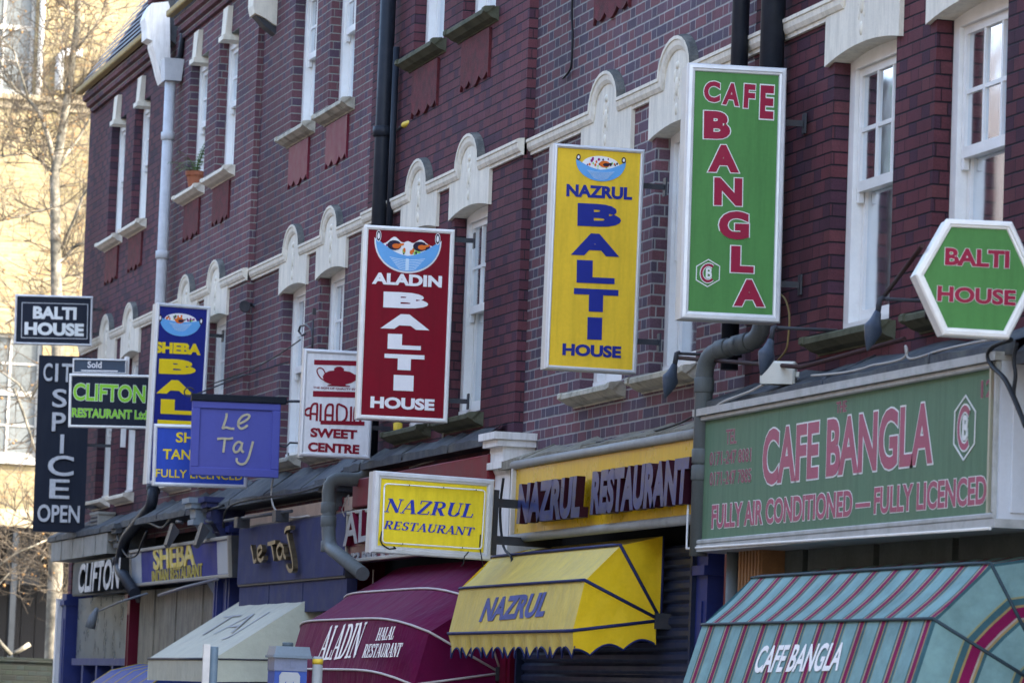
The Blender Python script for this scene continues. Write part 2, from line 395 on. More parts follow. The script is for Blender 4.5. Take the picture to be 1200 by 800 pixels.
# roman capitals drawn as pen strokes: thick stems, thin bars, bracket serifs
def arc(cx, cy, rx, ry, a0, a1, n=9):
    return [(cx+rx*math.cos(R(a0+(a1-a0)*i/n)), cy+ry*math.sin(R(a0+(a1-a0)*i/n))) for i in range(n+1)]
TK, TN = .19, .065
ROMAN = {  # width, strokes (points, thickness or None for pen-angle), serifs (x, y, half width)
 'A': (.86, [([(.08,.0),(.42,1)], TN), ([(.42,1),(.74,.0)], TK), ([(.2,.34),(.62,.34)], TN)], [(.09,.02,.13),(.74,.02,.16)]),
 'D': (.86, [([(.18,0),(.18,1)], TK), (arc(.36,.5,.40,.465,-90,90), None), ([(.18,.035),(.36,.035)], TN), ([(.18,.965),(.36,.965)], TN)], [(.14,.03,.14),(.14,.97,.14)]),
 'E': (.72, [([(.18,0),(.18,1)], TK), ([(.18,.965),(.62,.965)], TN), ([(.18,.5),(.5,.5)], TN), ([(.18,.035),(.66,.035)], TN), ([(.64,.0),(.66,.25)], TN), ([(.62,.75),(.62,1)], TN), ([(.5,.38),(.5,.62)], TN)], [(.14,.03,.14),(.14,.97,.14)]),
 'H': (.92, [([(.18,0),(.18,1)], TK), ([(.74,0),(.74,1)], TK), ([(.18,.5),(.74,.5)], TN)], [(.18,.03,.16),(.18,.97,.16),(.74,.03,.16),(.74,.97,.16)]),
 'I': (.40, [([(.2,0),(.2,1)], TK)], [(.2,.03,.17),(.2,.97,.17)]),
 'L': (.70, [([(.18,0),(.18,1)], TK), ([(.18,.035),(.62,.035)], TN), ([(.62,.0),(.64,.28)], TN)], [(.18,.97,.17),(.14,.03,.14)]),
 'N': (.90, [([(.14,0),(.14,1)], TN), ([(.14,.97),(.76,.03)], TK), ([(.76,0),(.76,1)], TN)], [(.14,.03,.14),(.1,.97,.12),(.76,.97,.14)]),
 'R': (.84, [([(.18,0),(.18,1)], TK), (arc(.40,.735,.24,.235,-90,90), None), ([(.18,.965),(.40,.965)], TN), ([(.18,.5),(.40,.5)], TN), ([(.40,.5),(.70,.02)], TK)], [(.18,.03,.16),(.14,.97,.14),(.74,.03,.1)]),
 'S': (.66, [(arc(.34,.74,.21,.23,35,270)+arc(.34,.26,.23,.23,90,-145), None), ([(.53,.72),(.55,.98)], TN), ([(.10,.02),(.11,.30)], TN)], []),
 'T': (.78, [([(.39,0),(.39,1)], TK), ([(.05,.965),(.73,.965)], TN), ([(.06,.72),(.05,1)], TN), ([(.73,.72),(.73,1)], TN)], [(.39,.03,.16)]),
 'U': (.86, [([(.18,1),(.18,.3)], TK), (arc(.44,.3,.26,.265,180,360), None), ([(.70,.3),(.70,1)], TN)], [(.18,.97,.16),(.70,.97,.13)]),
 'Z': (.76, [([(.08,.965),(.66,.965)], TN), ([(.66,.97),(.10,.03)], TK), ([(.10,.035),(.68,.035)], TN), ([(.08,.74),(.08,1)], TN), ([(.67,.0),(.69,.26)], TN)], []),
}
def ribbon(mb, tf, pts, th, h0, h1, mi, mside=None):
    """a pen stroke laid on a plane; th None lets the pen thicken where it runs down"""
    n = len(pts); L_, R_ = [], []
    for i, p in enumerate(pts):
        a, b = pts[max(0, i-1)], pts[min(n-1, i+1)]; d = Vector((b[0]-a[0], b[1]-a[1]))
        if d.length < 1e-9: d = Vector((1, 0))
        d.normalize(); t = th if th is not None else TN+(TK-TN)*abs(d.y)**1.3
        nx, ny = -d.y*t/2, d.x*t/2; L_.append((p[0]+nx, p[1]+ny)); R_.append((p[0]-nx, p[1]-ny))
    k = len(mb.v)
    for q in L_: mb.v.append(tf(q, h0)); mb.v.append(tf(q, h1))
    for q in R_: mb.v.append(tf(q, h0)); mb.v.append(tf(q, h1))
    def I(side, i, top): return k + side*2*n + 2*i + top
    ms = mi if mside is None else mside
    def f(*ix, m=ms): mb.f.append(list(ix)); mb.m.append(m); mb.sm.append(False)
    for i in range(n-1):
        f(I(1,i,1), I(1,i+1,1), I(0,i+1,1), I(0,i,1), m=mi); f(I(0,i,0), I(0,i+1,0), I(1,i+1,0), I(1,i,0))
        f(I(0,i,0), I(0,i,1), I(0,i+1,1), I(0,i+1,0)); f(I(1,i+1,0), I(1,i+1,1), I(1,i,1), I(1,i,0))
    f(I(0,0,0), I(1,0,0), I(1,0,1), I(0,0,1)); f(I(1,n-1,0), I(0,n-1,0), I(0,n-1,1), I(1,n-1,1))
def TR(mb, F, s, bl, br, tl, shear=.0, mi=0, h0=.001, h1=.004, gap=.06):
    bl, br, tl = (Vector(F.hit(*q)) for q in (bl, br, tl)); ux = br-bl; nn = Vector((-ux.y, ux.x)).normalized(); uy = nn*(tl-bl).dot(nn)
    tot = sum(ROMAN[c][0]+gap for c in s)-gap+shear; x = 0; kk = 0
    for c in s:
        wd, strokes, ser = ROMAN[c]
        def tf(q, h, x=x):
            a = (q[0]+x+shear*q[1])/tot; v = bl + ux*a + uy*q[1]; return F.P(v.x, v.y, h)
        for pts, th in strokes:
            kk += 1; ribbon(mb, tf, pts, th, h0, h1+.00012*(kk % 7), mi)
        for sx, sy, hw in ser:
            kk += 1; ribbon(mb, tf, [(sx-hw, sy), (sx+hw, sy)], .06, h0, h1+.00012*(kk % 7), mi)
        x += wd+gap
def script_strokes(mb, F, strokes, th, mi=0, h0=.001, h1=.006, mside=None):
    """hand lettering: smooth pen lines through photographed points"""
    for k, pts in enumerate(strokes):
        p = [Vector(F.hit(*q)) for q in pts]; q = []
        for i in range(len(p)-1):
            a, b, c, d = p[max(0, i-1)], p[i], p[i+1], p[min(len(p)-1, i+2)]
            for j in range(5):
                t = j/5; q.append(tuple(.5*((2*b)+(c-a)*t+(2*a-5*b+4*c-d)*t*t+(3*b-a-3*c+d)*t**3)))
        q.append(tuple(p[-1])); ribbon(mb, lambda v, h: F.P(v[0], v[1], h), q, th, h0, h1+.0002*k, mi, mside)

# ================================================================== the setting
GROUND = M_('ground_earth', (.16, .15, .13), .95, .1, .3)
ASPH = M_('asphalt', (.05, .05, .053), .9, .15, 3, .3, (.08, .08, .08), .3)
PAVE = M_('paving_slabs', (.22, .21, .20), .9, .12, 2, .3, (.12, .12, .11), .2)
KERB = M_('kerb_granite', (.28, .28, .28), .85, .12, 6)
LINE = M_('road_line', (.55, .42, .05), .7, .2, 9)
b = MB(); b.quad((-1500, -1500, 0), (1500, -1500, 0), (1500, 1500, 0), (-1500, 1500, 0)); struct('ground', b, GROUND)
b = MB(); b.quad((-2.2, -40, .004), (5.5, -40, .004), (5.5, 79, .004), (-2.2, 79, .004)); struct('road', b, ASPH)
b = MB()
for x in (5.15, 5.30): b.quad((x, -40, .008), (x+.07, -40, .008), (x+.07, 60, .008), (x, 60, .008))
struct('road_marking', b, LINE)
b = MB(); b.box((5.63, -40, .0), (8.2, 79, .12)); struct('pavement', b, PAVE)
b = MB(); b.box((5.5, -40, .0), (5.628, 79, .125)); struct('kerb', b, KERB)

# ---------------------------------------------------------------- windows (built once, then copied)
def window_set(wd, ht):
    fr = MB()
    fr.box((.10, 0, 0), (.20, .085, ht)); fr.box((.10, wd-.085, 0), (.20, wd, ht)); fr.box((.10, .085, ht-.09), (.20, wd-.085, ht)); fr.box((.07, .085, 0), (.20, wd-.085, .045))
    fr.box((.205, .0, 0), (.22, .06, ht)); fr.box((.205, wd-.06, 0), (.22, wd, ht))
    mid = ht*.50
    up = MB(); z0, z1, y0, y1 = mid, ht-.092, .087, wd-.087
    up.box((.125, y0, z0), (.16, y0+.045, z1)); up.box((.125, y1-.045, z0), (.16, y1, z1)); up.box((.123, y0+.045, z0), (.162, y1-.045, z0+.06)); up.box((.125, y0+.045, z1-.045), (.16, y1-.045, z1))
    iw = (y1-y0-.09)/3
    for i in (1, 2): up.box((.128, y0+.045+iw*i-.012, z0+.06), (.157, y0+.045+iw*i+.012, z1-.045))
    zm = (z0+z1)/2; up.box((.131, y0+.045, zm-.012), (.154, y1-.045, zm+.012))
    for yy in (y0, y1-.045):
        up.box((.127, yy+.004, z0-.06), (.158, yy+.041, z0))
    lo = MB(); a0, a1 = .047, mid+.05
    lo.box((.165, y0, a0), (.20, y0+.05, a1)); lo.box((.165, y1-.05, a0), (.20, y1, a1)); lo.box((.165, y0+.05, a0), (.20, y1-.05, a0+.08)); lo.box((.165, y0+.05, a1-.045), (.20, y1-.05, a1))
    pa = MB(); pa.quad((.142, y0, z0), (.142, y1, z0), (.142, y1, z1), (.142, y0, z1)); pa.quad((.182, y0, a0), (.182, y1, a0), (.182, y1, a1), (.182, y0, a1))
    cu = MB(); n = 40
    def wav(y): return .30+.025*math.sin(y*70)+.012*math.sin(y*31+1)
    for i in range(n):
        ya, yb = y0+(y1-y0)*i/n, y0+(y1-y0)*(i+1)/n
        cu.quad((wav(ya), ya, .03), (wav(yb), yb, .03), (wav(yb)+.01, yb, mid+.02), (wav(ya)+.01, ya, mid+.02))
    for s_ in (0, 1):
        for i in range(18):
            ya = y0+.0215*i if s_ == 0 else y1-.0215*(i+1); yb = ya+.0215
            cu.quad((wav(ya)+.05, ya, mid), (wav(yb)+.05, yb, mid), (wav(yb)+.05, yb, ht-.03), (wav(ya)+.05, ya, ht-.03))
    for f in range(len(cu.sm)): cu.sm[f] = True
    return fr, up, lo, pa, cu
PROTO = {}
def put_window(house, key, wd, ht, y, z, mat, curtain=True):
    if key not in PROTO:
        fr, up, lo, pa, cu = window_set(wd, ht)
        objs = []
        f = fr.build('window', mat); objs.append(f)
        for nm, q, m in (('sash', up, mat), ('sash', lo, mat), ('pane', pa, GLASS), ('curtain', cu, NET)):
            o = q.build(nm, m); o.parent = f; objs.append(o)
        PROTO[key] = objs; first = True
    else: first = False
    objs = PROTO[key]
    if first: r = objs[0]; kids = objs[1:]
    else:
        r = objs[0].copy(); COL.objects.link(r); kids = []
        for o in objs[1:]:
            if o.name.startswith('curtain') and not curtain: continue
            c = o.copy(); COL.objects.link(c); c.parent = r; kids.append(c)
    for c in [c for c in (kids if not first else kids) if c.name.startswith('curtain')]:
        vi = int(house.location.y*3+y*5+z) % 4
        c.material_slots[0].link = 'OBJECT'; c.material_slots[0].material = (NET, NETW, NETB, NET)[vi]
    r.parent = house; r.location = (0, y, z); r.rotation_euler = (0, 0, 0)
    return r

XW = 7.7; PITCH = 5.02; NEAR0 = 17.68
ZL0, ZSTR = 5.43, 5.715                         # lintel underside, string course centre
OP1 = (3.82, 5.44); OP2 = (6.92, 8.32)
HY = [(.98, 1.98), (2.58, 3.58)]                # two bays of windows per house
def carve(mb, X, y0, y1, z0, z1, holes, depth=.105, mi=0):
    ys = sorted({y0, y1, *[h[0] for h in holes], *[h[1] for h in holes]}); zs = sorted({z0, z1, *[h[2] for h in holes], *[h[3] for h in holes]})
    for i in range(len(ys)-1):
        for j in range(len(zs)-1):
            ym, zm = (ys[i]+ys[i+1])/2, (zs[j]+zs[j+1])/2
            if any(h[0] < ym < h[1] and h[2] < zm < h[3] for h in holes): continue
            mb.quad((X, ys[i+1], zs[j]), (X, ys[i], zs[j]), (X, ys[i], zs[j+1]), (X, ys[i+1], zs[j+1]), mi)
    for a, c, e, g in holes:
        X2 = X+depth
        mb.quad((X, c, e), (X2, c, e), (X2, c, g), (X, c, g), mi); mb.quad((X2, a, e), (X, a, e), (X, a, g), (X2, a, g), mi)
        mb.quad((X, a, g), (X, c, g), (X2, c, g), (X2, a, g), mi); mb.quad((X, c, e), (X, a, e), (X2, a, e), (X2, c, e), mi)
def moulding(mb, X, path, prof, mis):
    """profile (out, up) swept along a path of (y, z) on the wall"""
    rings = []
    n = len(path)
    for i, (y, z) in enumerate(path):
        def nor(p, q):
            d = Vector((q[0]-p[0], q[1]-p[1])).normalized(); return Vector((-d.y, d.x)) if d.x > 0 else Vector((d.y, -d.x))
        ns = []
        if i > 0: ns.append(nor(path[i-1], path[i]))
        if i < n-1: ns.append(nor(path[i], path[i+1]))
        m = sum(ns, Vector((0, 0)))/len(ns); m = m/max(.45, m.length**2)
        rings.append([(X-o, y+m.x*h, z+m.y*h) for o, h in prof])
    rings = [[Vector(p) for p in r_] for r_ in rings]
    k = len(mb.v); q = len(prof)
    for r_ in rings: mb.v += r_
    for i in range(n-1):
        for j in range(q):
            j2 = (j+1) % q; mb.f.append([k+i*q+j, k+(i+1)*q+j, k+(i+1)*q+j2, k+i*q+j2]); mb.m.append(mis[j]); mb.sm.append(False)
    mb.f.append([k+j for j in range(q)]); mb.m.append(0); mb.sm.append(False)
    mb.f.append([k+(n-1)*q+j for j in reversed(range(q))]); mb.m.append(0); mb.sm.append(False)
PROF = [(-.02, -.065), (.022, -.065), (.024, -.042), (.036, -.038), (.050, -.012), (.054, .022), (.062, .026), (.062, .048), (.045, .056), (-.02, .065)]
PM = [0, 0, 0, 0, 0, 0, 0, 1, 1, 0]
def lintel(house, X, ya, yb):
    """painted lintel block with a shallow curved soffit, its arched top and a raised cartouche"""
    yc = (ya+yb)/2; mb = MB(); pts = []
    for i in range(11):
        t = i/10; y = ya+(yb-ya)*t; pts.append((y, ZL0-.05+.055*(1-(2*t-1)**2)))
    pts.append((yb, ZSTR-.03))
    for i in range(13):
        a = math.pi*i/12; pts.append((yc+.27*math.cos(a), ZSTR-.03+.25*math.sin(a)))
    pts.append((ya, ZSTR-.03))
    F = Frame((X, 0, 0), (0, -1, 0), (0, 0, 1))
    mb.fpoly(F, [(-p[0], p[1]) for p in pts], -.10, .028)
    o = mb.build('lintel', STONE, house)
    c = MB()
    for k, (dy, dz, ry, rz) in enumerate(((0, .0, .030, .07), (0, .14, .034, .03), (0, -.15, .022, .045), (.046, .07, .018, .055), (-.046, .07, .018, .055), (.042, -.06, .015, .05), (-.042, -.06, .015, .05), (.05, .0, .016, .022), (-.05, .0, .016, .022), (0, .09, .014, .02), (0, -.09, .014, .02))):
        cy, cz = yc+dy, ZL0+.235+dz; rg = []
        for sc_, h in ((1, .02), (.92, .032), (.6, .040), (.2, .043)):
            rg.append([F.P(-(cy+ry*sc_*math.cos(2*math.pi*i/10)), cz+rz*sc_*math.sin(2*math.pi*i/10), h-.0015*k) for i in range(10)])
        c.rings(rg, smooth=True)
    q = c.build('cartouche', STONE, house); q.parent = o
def house(idx, off, mats, label, second=True, name='terraced_house'):
    yn = NEAR0+PITCH*idx; yf = yn+PITCH; X = XW+off
    H = thing(name, label, 'house', Matrix.Translation((X, yn, 0)), 'terraced houses along the street')
    wb, sillm, apron, wfr = mats
    mb = MB(); holes = [(yn+a, yn+c, OP1[0], OP1[1]) for a, c in HY]
    if second: holes += [(yn+a, yn+c, OP2[0], OP2[1]) for a, c in HY]
    carve(mb, X, yn, yf, 3.25, 8.86, holes)
    if off < 0: mb.quad((X, yn, 3.25), (XW+.1, yn, 3.25), (XW+.1, yn, 8.86), (X, yn, 8.86)); mb.quad((X, yf, 3.25), (XW+.1, yf, 3.25), (XW+.1, yf, 8.86), (X, yf, 8.86))
    mb.build('wall', wb, H)
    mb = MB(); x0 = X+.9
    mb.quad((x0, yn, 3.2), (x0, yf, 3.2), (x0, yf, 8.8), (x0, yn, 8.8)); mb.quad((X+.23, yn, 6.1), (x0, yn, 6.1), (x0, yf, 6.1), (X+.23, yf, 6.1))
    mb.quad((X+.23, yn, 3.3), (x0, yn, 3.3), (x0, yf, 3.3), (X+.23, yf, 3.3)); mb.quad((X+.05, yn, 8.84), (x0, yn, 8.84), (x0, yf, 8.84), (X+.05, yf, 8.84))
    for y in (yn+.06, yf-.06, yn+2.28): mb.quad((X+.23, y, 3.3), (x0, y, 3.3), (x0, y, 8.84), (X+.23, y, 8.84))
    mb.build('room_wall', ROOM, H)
    path = [(yf, ZSTR)]
    for a, c in reversed(HY):
        yc = yn+(a+c)/2
        path += [(yc+.42, ZSTR), (yc+.315, ZSTR), (yc+.30, ZSTR+.03)]
        for i in range(1, 12):
            t = math.pi*i/12; path.append((yc+.30*math.cos(t), ZSTR+.03+.20*math.sin(t)))
        path += [(yc-.30, ZSTR+.03), (yc-.315, ZSTR), (yc-.42, ZSTR)]
    path.append((yn, ZSTR))
    path = path[::-1]
    mb = MB(); moulding(mb, X, path, PROF, PM); mb.build('string_course', [STONE, M_('weathered_top', (.10, .105, .10), .9, .4, 12, .5, (.3, .28, .24))], H)
    for a, c in HY:
        lintel(H, X, yn+a-.10, yn+c+.10)
        put_window(H, 'first', 1.0, OP1[1]-OP1[0], a, OP1[0], wfr)
        for lvl, z in ((0, OP1[0]), (1, OP2[0])):
            if lvl == 1 and not second: continue
            ya, yb = yn+a-.11, yn+c+.11
            mb = MB(); pr = [(-.10, -.02), (.02, -.02), (.105, -.03), (.115, -.04), (.115, -.07), (.09, -.085), (.06, -.105), (.01, -.12), (.01, -.13), (-.10, -.13)]
            mb.rings([[(X-o_, y, z+h) for o_, h in pr] for y in (ya, yb)]); mb.rings([[(X-o_-.012, y, z+h+.004) for o_, h in pr[1:6]] for y in (ya-.012, ya+.05)]); mb.rings([[(X-o_-.012, y, z+h+.004) for o_, h in pr[1:6]] for y in (yb-.05, yb+.012)])
            mb.build('sill', sillm[lvl], H)
        if second:
            put_window(H, 'second', 1.0, OP2[1]-OP2[0], a, OP2[0], wfr)
            F = Frame((X, 0, 0), (0, -1, 0), (0, 0, 1)); yc = yn+(a+c)/2
            pts = [(-(yc+.42), 6.77), (-(yc+.42), 6.38)]
            for i in range(3):
                for j in range(9):
                    pts.append((-(yc+.40)+.80*(i+(j+.5)/9)/3, 6.44-.05*math.sin(math.pi*(j+.5)/9)-(.02 if i == 1 else 0)))
            pts += [(-(yc-.42), 6.38), (-(yc-.42), 6.77)]
            mb = MB(); mb.fpoly(F, pts, -.02, .022)
            mb.build('apron', apron, H)
            mb = MB(); mb.prism([(X+.1, yc-.10, 8.28), (X+.1, yc+.10, 8.28), (X+.1, yc+.13, 8.60), (X+.1, yc-.13, 8.60)], [(X-.07, yc-.10, 8.28), (X-.07, yc+.10, 8.28), (X-.05, yc+.13, 8.60), (X-.05, yc-.13, 8.60)])
            mb.box((X-.09, yc-.13, 8.25), (X+.1, yc+.13, 8.30)); mb.build('keystone', STONE, H)
    ye0 = 42.60 if idx == 5 else yn; ye1 = 41.70 if idx == 4 else yf
    mb = MB()
    pr = [(X+.1, 8.66), (X-.04, 8.66), (X-.05, 8.71), (X-.09, 8.72), (X-.10, 8.78), (X-.14, 8.79), (X-.15, 8.86), (X+.1, 8.87)]
    mb.rings([[(x, y, z) for x, z in pr] for y in (ye0, ye1)]); mb.build('eaves_cornice', B_MID, H)
    mb = MB(); pr = [(X-.155, 8.872), (X-.225, 8.872), (X-.235, 8.885), (X-.235, 8.935), (X-.225, 8.935), (X-.215, 8.895), (X-.16, 8.895)]
    mb.rings([[(x, y, z) for x, z in pr] for y in (ye0+.01, ye1-.01)]); mb.build('gutter', GUTTER if idx >= 4 else PIPEB, H)
    mb = MB(); rid = 8.95+.5
    for i in range(22):
        s0, s1 = i/22, (i+1)/22
        P0 = lambda s_: (X-.20+1.75*s_, 8.93+2.8*s_)
        (xa, za), (xb, zb) = P0(s0), P0(s1)
        mb.quad((xa-.02, ye1-.005, za+.007), (xa-.02, ye0+.005, za+.007), (xb, ye0+.005, zb), (xb, ye1-.005, zb)); mb.quad((xa-.02, ye1-.005, za), (xa-.02, ye0+.005, za), (xa-.02, ye0+.005, za+.007), (xa-.02, ye1-.005, za+.007))
    mb.quad((X+1.55, yf, 11.73), (X+1.55, yn, 11.73), (X+9, yn, 11.9), (X+9, yf, 11.9))
    mb.quad((X+9, yf, 0), (X+9, yn, 0), (X+9, yn, 11.9), (X+9, yf, 11.9))
    mb.build('roof', SLATE, H)
    return H, X, yn, yf

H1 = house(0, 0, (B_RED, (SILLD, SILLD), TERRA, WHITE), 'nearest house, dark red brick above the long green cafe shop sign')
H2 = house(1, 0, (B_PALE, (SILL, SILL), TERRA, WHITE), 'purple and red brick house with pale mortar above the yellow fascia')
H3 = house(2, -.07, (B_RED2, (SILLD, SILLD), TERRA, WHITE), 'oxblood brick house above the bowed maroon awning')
H4 = house(3, -.02, (B_MID, (SILL, SILL), TERRAP, WHITEW), 'brick house with flaking white windows above the pale cream awning')
H5 = house(4, -.08, (B_MID, (STONE, STONE), TERRA, WHITE), 'brick house with a potted palm on its upper sill')
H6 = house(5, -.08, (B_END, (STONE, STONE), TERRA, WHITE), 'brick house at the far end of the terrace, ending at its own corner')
H0 = house(-1, 0, (B_RED, (SILL, SILL), TERRA, WHITE), 'red brick house nearest the camera, outside the right edge of the picture')
# gable wall closing the far end, party wall with its white corbelled end, chimney
H, X, yn, yf = H6
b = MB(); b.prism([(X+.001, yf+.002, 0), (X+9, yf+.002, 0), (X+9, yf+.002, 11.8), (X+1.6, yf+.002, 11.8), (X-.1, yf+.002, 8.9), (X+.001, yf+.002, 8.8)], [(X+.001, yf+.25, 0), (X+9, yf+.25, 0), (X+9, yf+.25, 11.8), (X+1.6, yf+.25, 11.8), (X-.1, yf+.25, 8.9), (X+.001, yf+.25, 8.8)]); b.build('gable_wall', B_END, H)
H, X, yn, yf = H1
b = MB(); b.quad((XW, NEAR0-PITCH, 0), (XW+9, NEAR0-PITCH, 0), (XW+9, NEAR0-PITCH, 11.9), (XW, NEAR0-PITCH, 9)); b.build('gable_wall', B_RED, H0[0])
H, X, yn, yf = H5
Yk = 42.25; F = Frame((0, Yk, 0), (1, 0, 0), (0, 0, 1)); Z = EYE
kp = [(200,97),(191,96),(188,87),(185,74),(179,53),(179,48),(172,45),(172,34),(170,21),(173,12),(176,8),(178,4),(197,2)]
kp = [F.hit(*q) for q in kp]; kx = kp[-1][0]; kz = kp[-1][1]
b = MB(); b.fpoly(F, kp+[(kx+.02, kz-.05)], -.32, 0); b.build('kneeler_corbel', WHITEW, H)
b = MB(); b.prism([(7.30, Yk+.06, 8.90), (9.3, Yk+.06, 12.1), (9.3, Yk+.06, 10.5), (7.9, Yk+.06, 8.5)], [(7.30, Yk+.38, 8.90), (9.3, Yk+.38, 12.1), (9.3, Yk+.38, 10.5), (7.9, Yk+.38, 8.5)]); b.build('party_wall', LEAD, H)
b = MB(); a = F.hit(180,-1); b.box((a[0], Yk-.01, kz+.01), (a[0]+.14, Yk+.36, kz+.08)); b.build('ridge_tile', TERRA, H)
b = MB()
for k in range(3): b.tube([(7.66-.02*k, 41.85-.06*k, 9.0), (7.62-.02*k, 41.9-.05*k, 8.6-.05*k), (7.56, 42.0-.04*k, 8.3)], .030, 6)
b.build('waste_pipe', PIPEB, H)

# ---------------------------------------------------------------- downpipes (part of the house they drain)
def pipe(H, name, pts, r, mat, collars=(), label=None, crad=1.28):
    b = MB()
    # round the bends
    P = [Vector(p) for p in pts]; q = [P[0]]
    for i in range(1, len(P)-1):
        a, c = (P[i-1]-P[i]), (P[i+1]-P[i]); e = min(.13, a.length*.45, c.length*.45); a.normalize(); c.normalize()
        for t in (0, .25, .5, .75, 1): q.append((P[i]+a*e)*(1-t)**2 + P[i]*2*t*(1-t) + (P[i]+c*e)*t*t)
    q.append(P[-1]); b.tube(q, r, 12)
    for p, d in collars:
        p = Vector(p); d = Vector(d).normalized(); b.tube([p-d*.045, p-d*.04, p+d*.04, p+d*.045], [r*1.08, r*crad, r*crad, r*1.08], 12)
    o = b.build(name, mat, H[0])
    if label: o['label'] = label
    return o
U = Vector((0, 0, 1))
def ww(px, py, X): return atX(px, py, X)
# pale pipe with its hopper between the two farthest houses
p0 = ww(200, 90, 7.5); yP = p0.y
b = MB(); b.prism([(7.42, yP-.11, 8.20), (7.6, yP-.11, 8.20), (7.6, yP+.11, 8.20), (7.42, yP+.11, 8.20)], [(7.40, yP-.13, 8.44), (7.62, yP-.13, 8.44), (7.62, yP+.13, 8.44), (7.40, yP+.13, 8.44)]); b.build('hopper_head', PIPEW, H5[0])
pipe(H5, 'downpipe', [(7.5, yP, 8.25), (7.5, yP, 3.75)], .060, PIPEW, [((7.5, yP, z), U) for z in (7.6, 6.3, 5.0)], 'pale grey downpipe')
# tall black iron pipe that ends in grey plastic bends
yA = ww(455, 100, 7.56).y; X3 = 7.53
pipe(H3, 'downpipe', [(X3, yA, 9.0), (X3, yA, 3.62)], .068, PIPEB, [((X3, yA, z), U) for z in (8.2, 6.35, 4.5)], 'tall black iron downpipe')
pipe(H3, 'downpipe', [(X3+.05, yA-.16, 7.05), (X3+.05, yA-.16, 5.0)], .028, PIPEB, [], 'thin black pipe beside the iron one')
yc1 = ww(445, 520, X3).y
bx = 7.22
c_ = [Vector((X3, yA, 3.70)), Vector((X3, yA, 3.42))]
e1 = atX(385, 595, bx); e2 = atX(385, 640, bx); e3 = atX(425, 672, bx+.05)
pts = [c_[0], c_[1], Vector((bx, e1.y+.02, e1.z+.25)), e1, e2, e3]
pipe(H3, 'bent_pipe', pts, .058, PIPEG, [(c_[0], U), (c_[1]+Vector((0, 0, .12)), U), (e1, U), (e1.lerp(e2, .35), U), (e2+Vector((0, 0, -.0)), U)], 'grey plastic pipe with bends', 1.16)
# twin pipes between the two nearest houses
for px, r_ in ((868, .055), (906, .075)):
    yy = ww(px, 20, 7.6).y
    pipe(H1, 'downpipe', [(7.6, yy, 9.0), (7.6, yy, 3.98 if px == 906 else 3.7)], r_, PIPEB, [((7.6, yy, z), U) for z in (6.9, 5.35)], 'dark downpipe')
yy = ww(906, 20, 7.6).y
q1 = Vector((7.6, yy, 4.02)); q2 = Vector((7.58, yy, 3.84)); q3 = atX(826, 424, 7.38); q4 = Vector((7.38, q3.y, 2.55)); q3.z = 3.77
pipe(H1, 'bent_pipe', [q1, q2, q3, q4], .055, PIPEG, [(q1, U), (q2.lerp(q3, .28), q3-q2), (q2.lerp(q3, .36), q3-q2), (q2.lerp(q3, .66), q3-q2), (q3-U*.19, U), (q3-U*.62, U), (q3-U*.72, U)], 'grey plastic pipe bent across the wall', 1.14)
# black soil pipe that crosses from the far house down past its shop sign
s_ = [atX(180, 570, 7.45), atX(178, 592, 7.42), atX(146, 632, 7.32), atX(139, 664, 7.30), atX(158, 695, 7.30)]
pipe(H6, 'soil_pipe', s_, .062, PIPEB, [(s_[0]-U*.03, U), (s_[3]+U*.06, U)], 'black bent soil pipe', 1.2)

# ---------------------------------------------------------------- shopfront zone of each house
def flashing(H, mat, z_wall=3.72, z_out=3.42, out=.32, y0=0, y1=PITCH):
    _, X, yn, yf = H; b = MB(); n = 22; rng = random.Random(int(yn*10)); up, dn = [], []
    for i in range(n+1):
        y = yn+y0+(y1-y0)*i/n; up.append((X-.012, y, z_wall+rng.uniform(-.02, .03))); dn.append((X-out, y, z_out+rng.uniform(-.012, .012)))
    for i in range(n):
        b.quad(up[i], dn[i], dn[i+1], up[i+1]); b.quad(dn[i], (dn[i][0], dn[i][1], z_out-.06), (dn[i+1][0], dn[i+1][1], z_out-.06), dn[i+1])
    for i in range(5, n, 7): b.tube([Vector(up[i])+Vector((0, 0, .002)), Vector(dn[i])+Vector((0, 0, .003)), Vector(dn[i])+Vector((-.003, 0, -.05))], .008, 6)
    b.quad((X-out, yn+y0, z_out-.06), (X+.2, yn+y0, z_out-.06), (X+.2, yn+y1, z_out-.06), (X-out, yn+y1, z_out-.06))
    o = b.build('cornice_flashing', mat, H[0]); return o
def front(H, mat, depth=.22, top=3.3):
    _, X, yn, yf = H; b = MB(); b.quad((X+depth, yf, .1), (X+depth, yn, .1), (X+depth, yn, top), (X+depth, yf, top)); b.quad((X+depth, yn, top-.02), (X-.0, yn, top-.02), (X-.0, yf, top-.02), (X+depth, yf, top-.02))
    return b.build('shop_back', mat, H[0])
def pilaster(H, y, mat, wd=.34, z1=3.3, out=.16, z0=.1, label=None):
    _, X, yn, yf = H; b = MB(); b.box((X-out, y-wd/2, z0+.25), (X+.22, y+wd/2, z1)); b.box((X-out-.03, y-wd/2-.02, z0), (X+.22, y+wd/2+.02, z0+.25)); b.box((X-out-.03, y-wd/2-.02, z1-.14), (X+.1, y+wd/2+.02, z1-.08)); b.box((X-out-.012, y-wd/2+.07, z0+.4), (X-out+.01, y+wd/2-.07, z1-.3))
    o = b.build('pilaster', mat, H[0])
    if label: o['label'] = label
    return o
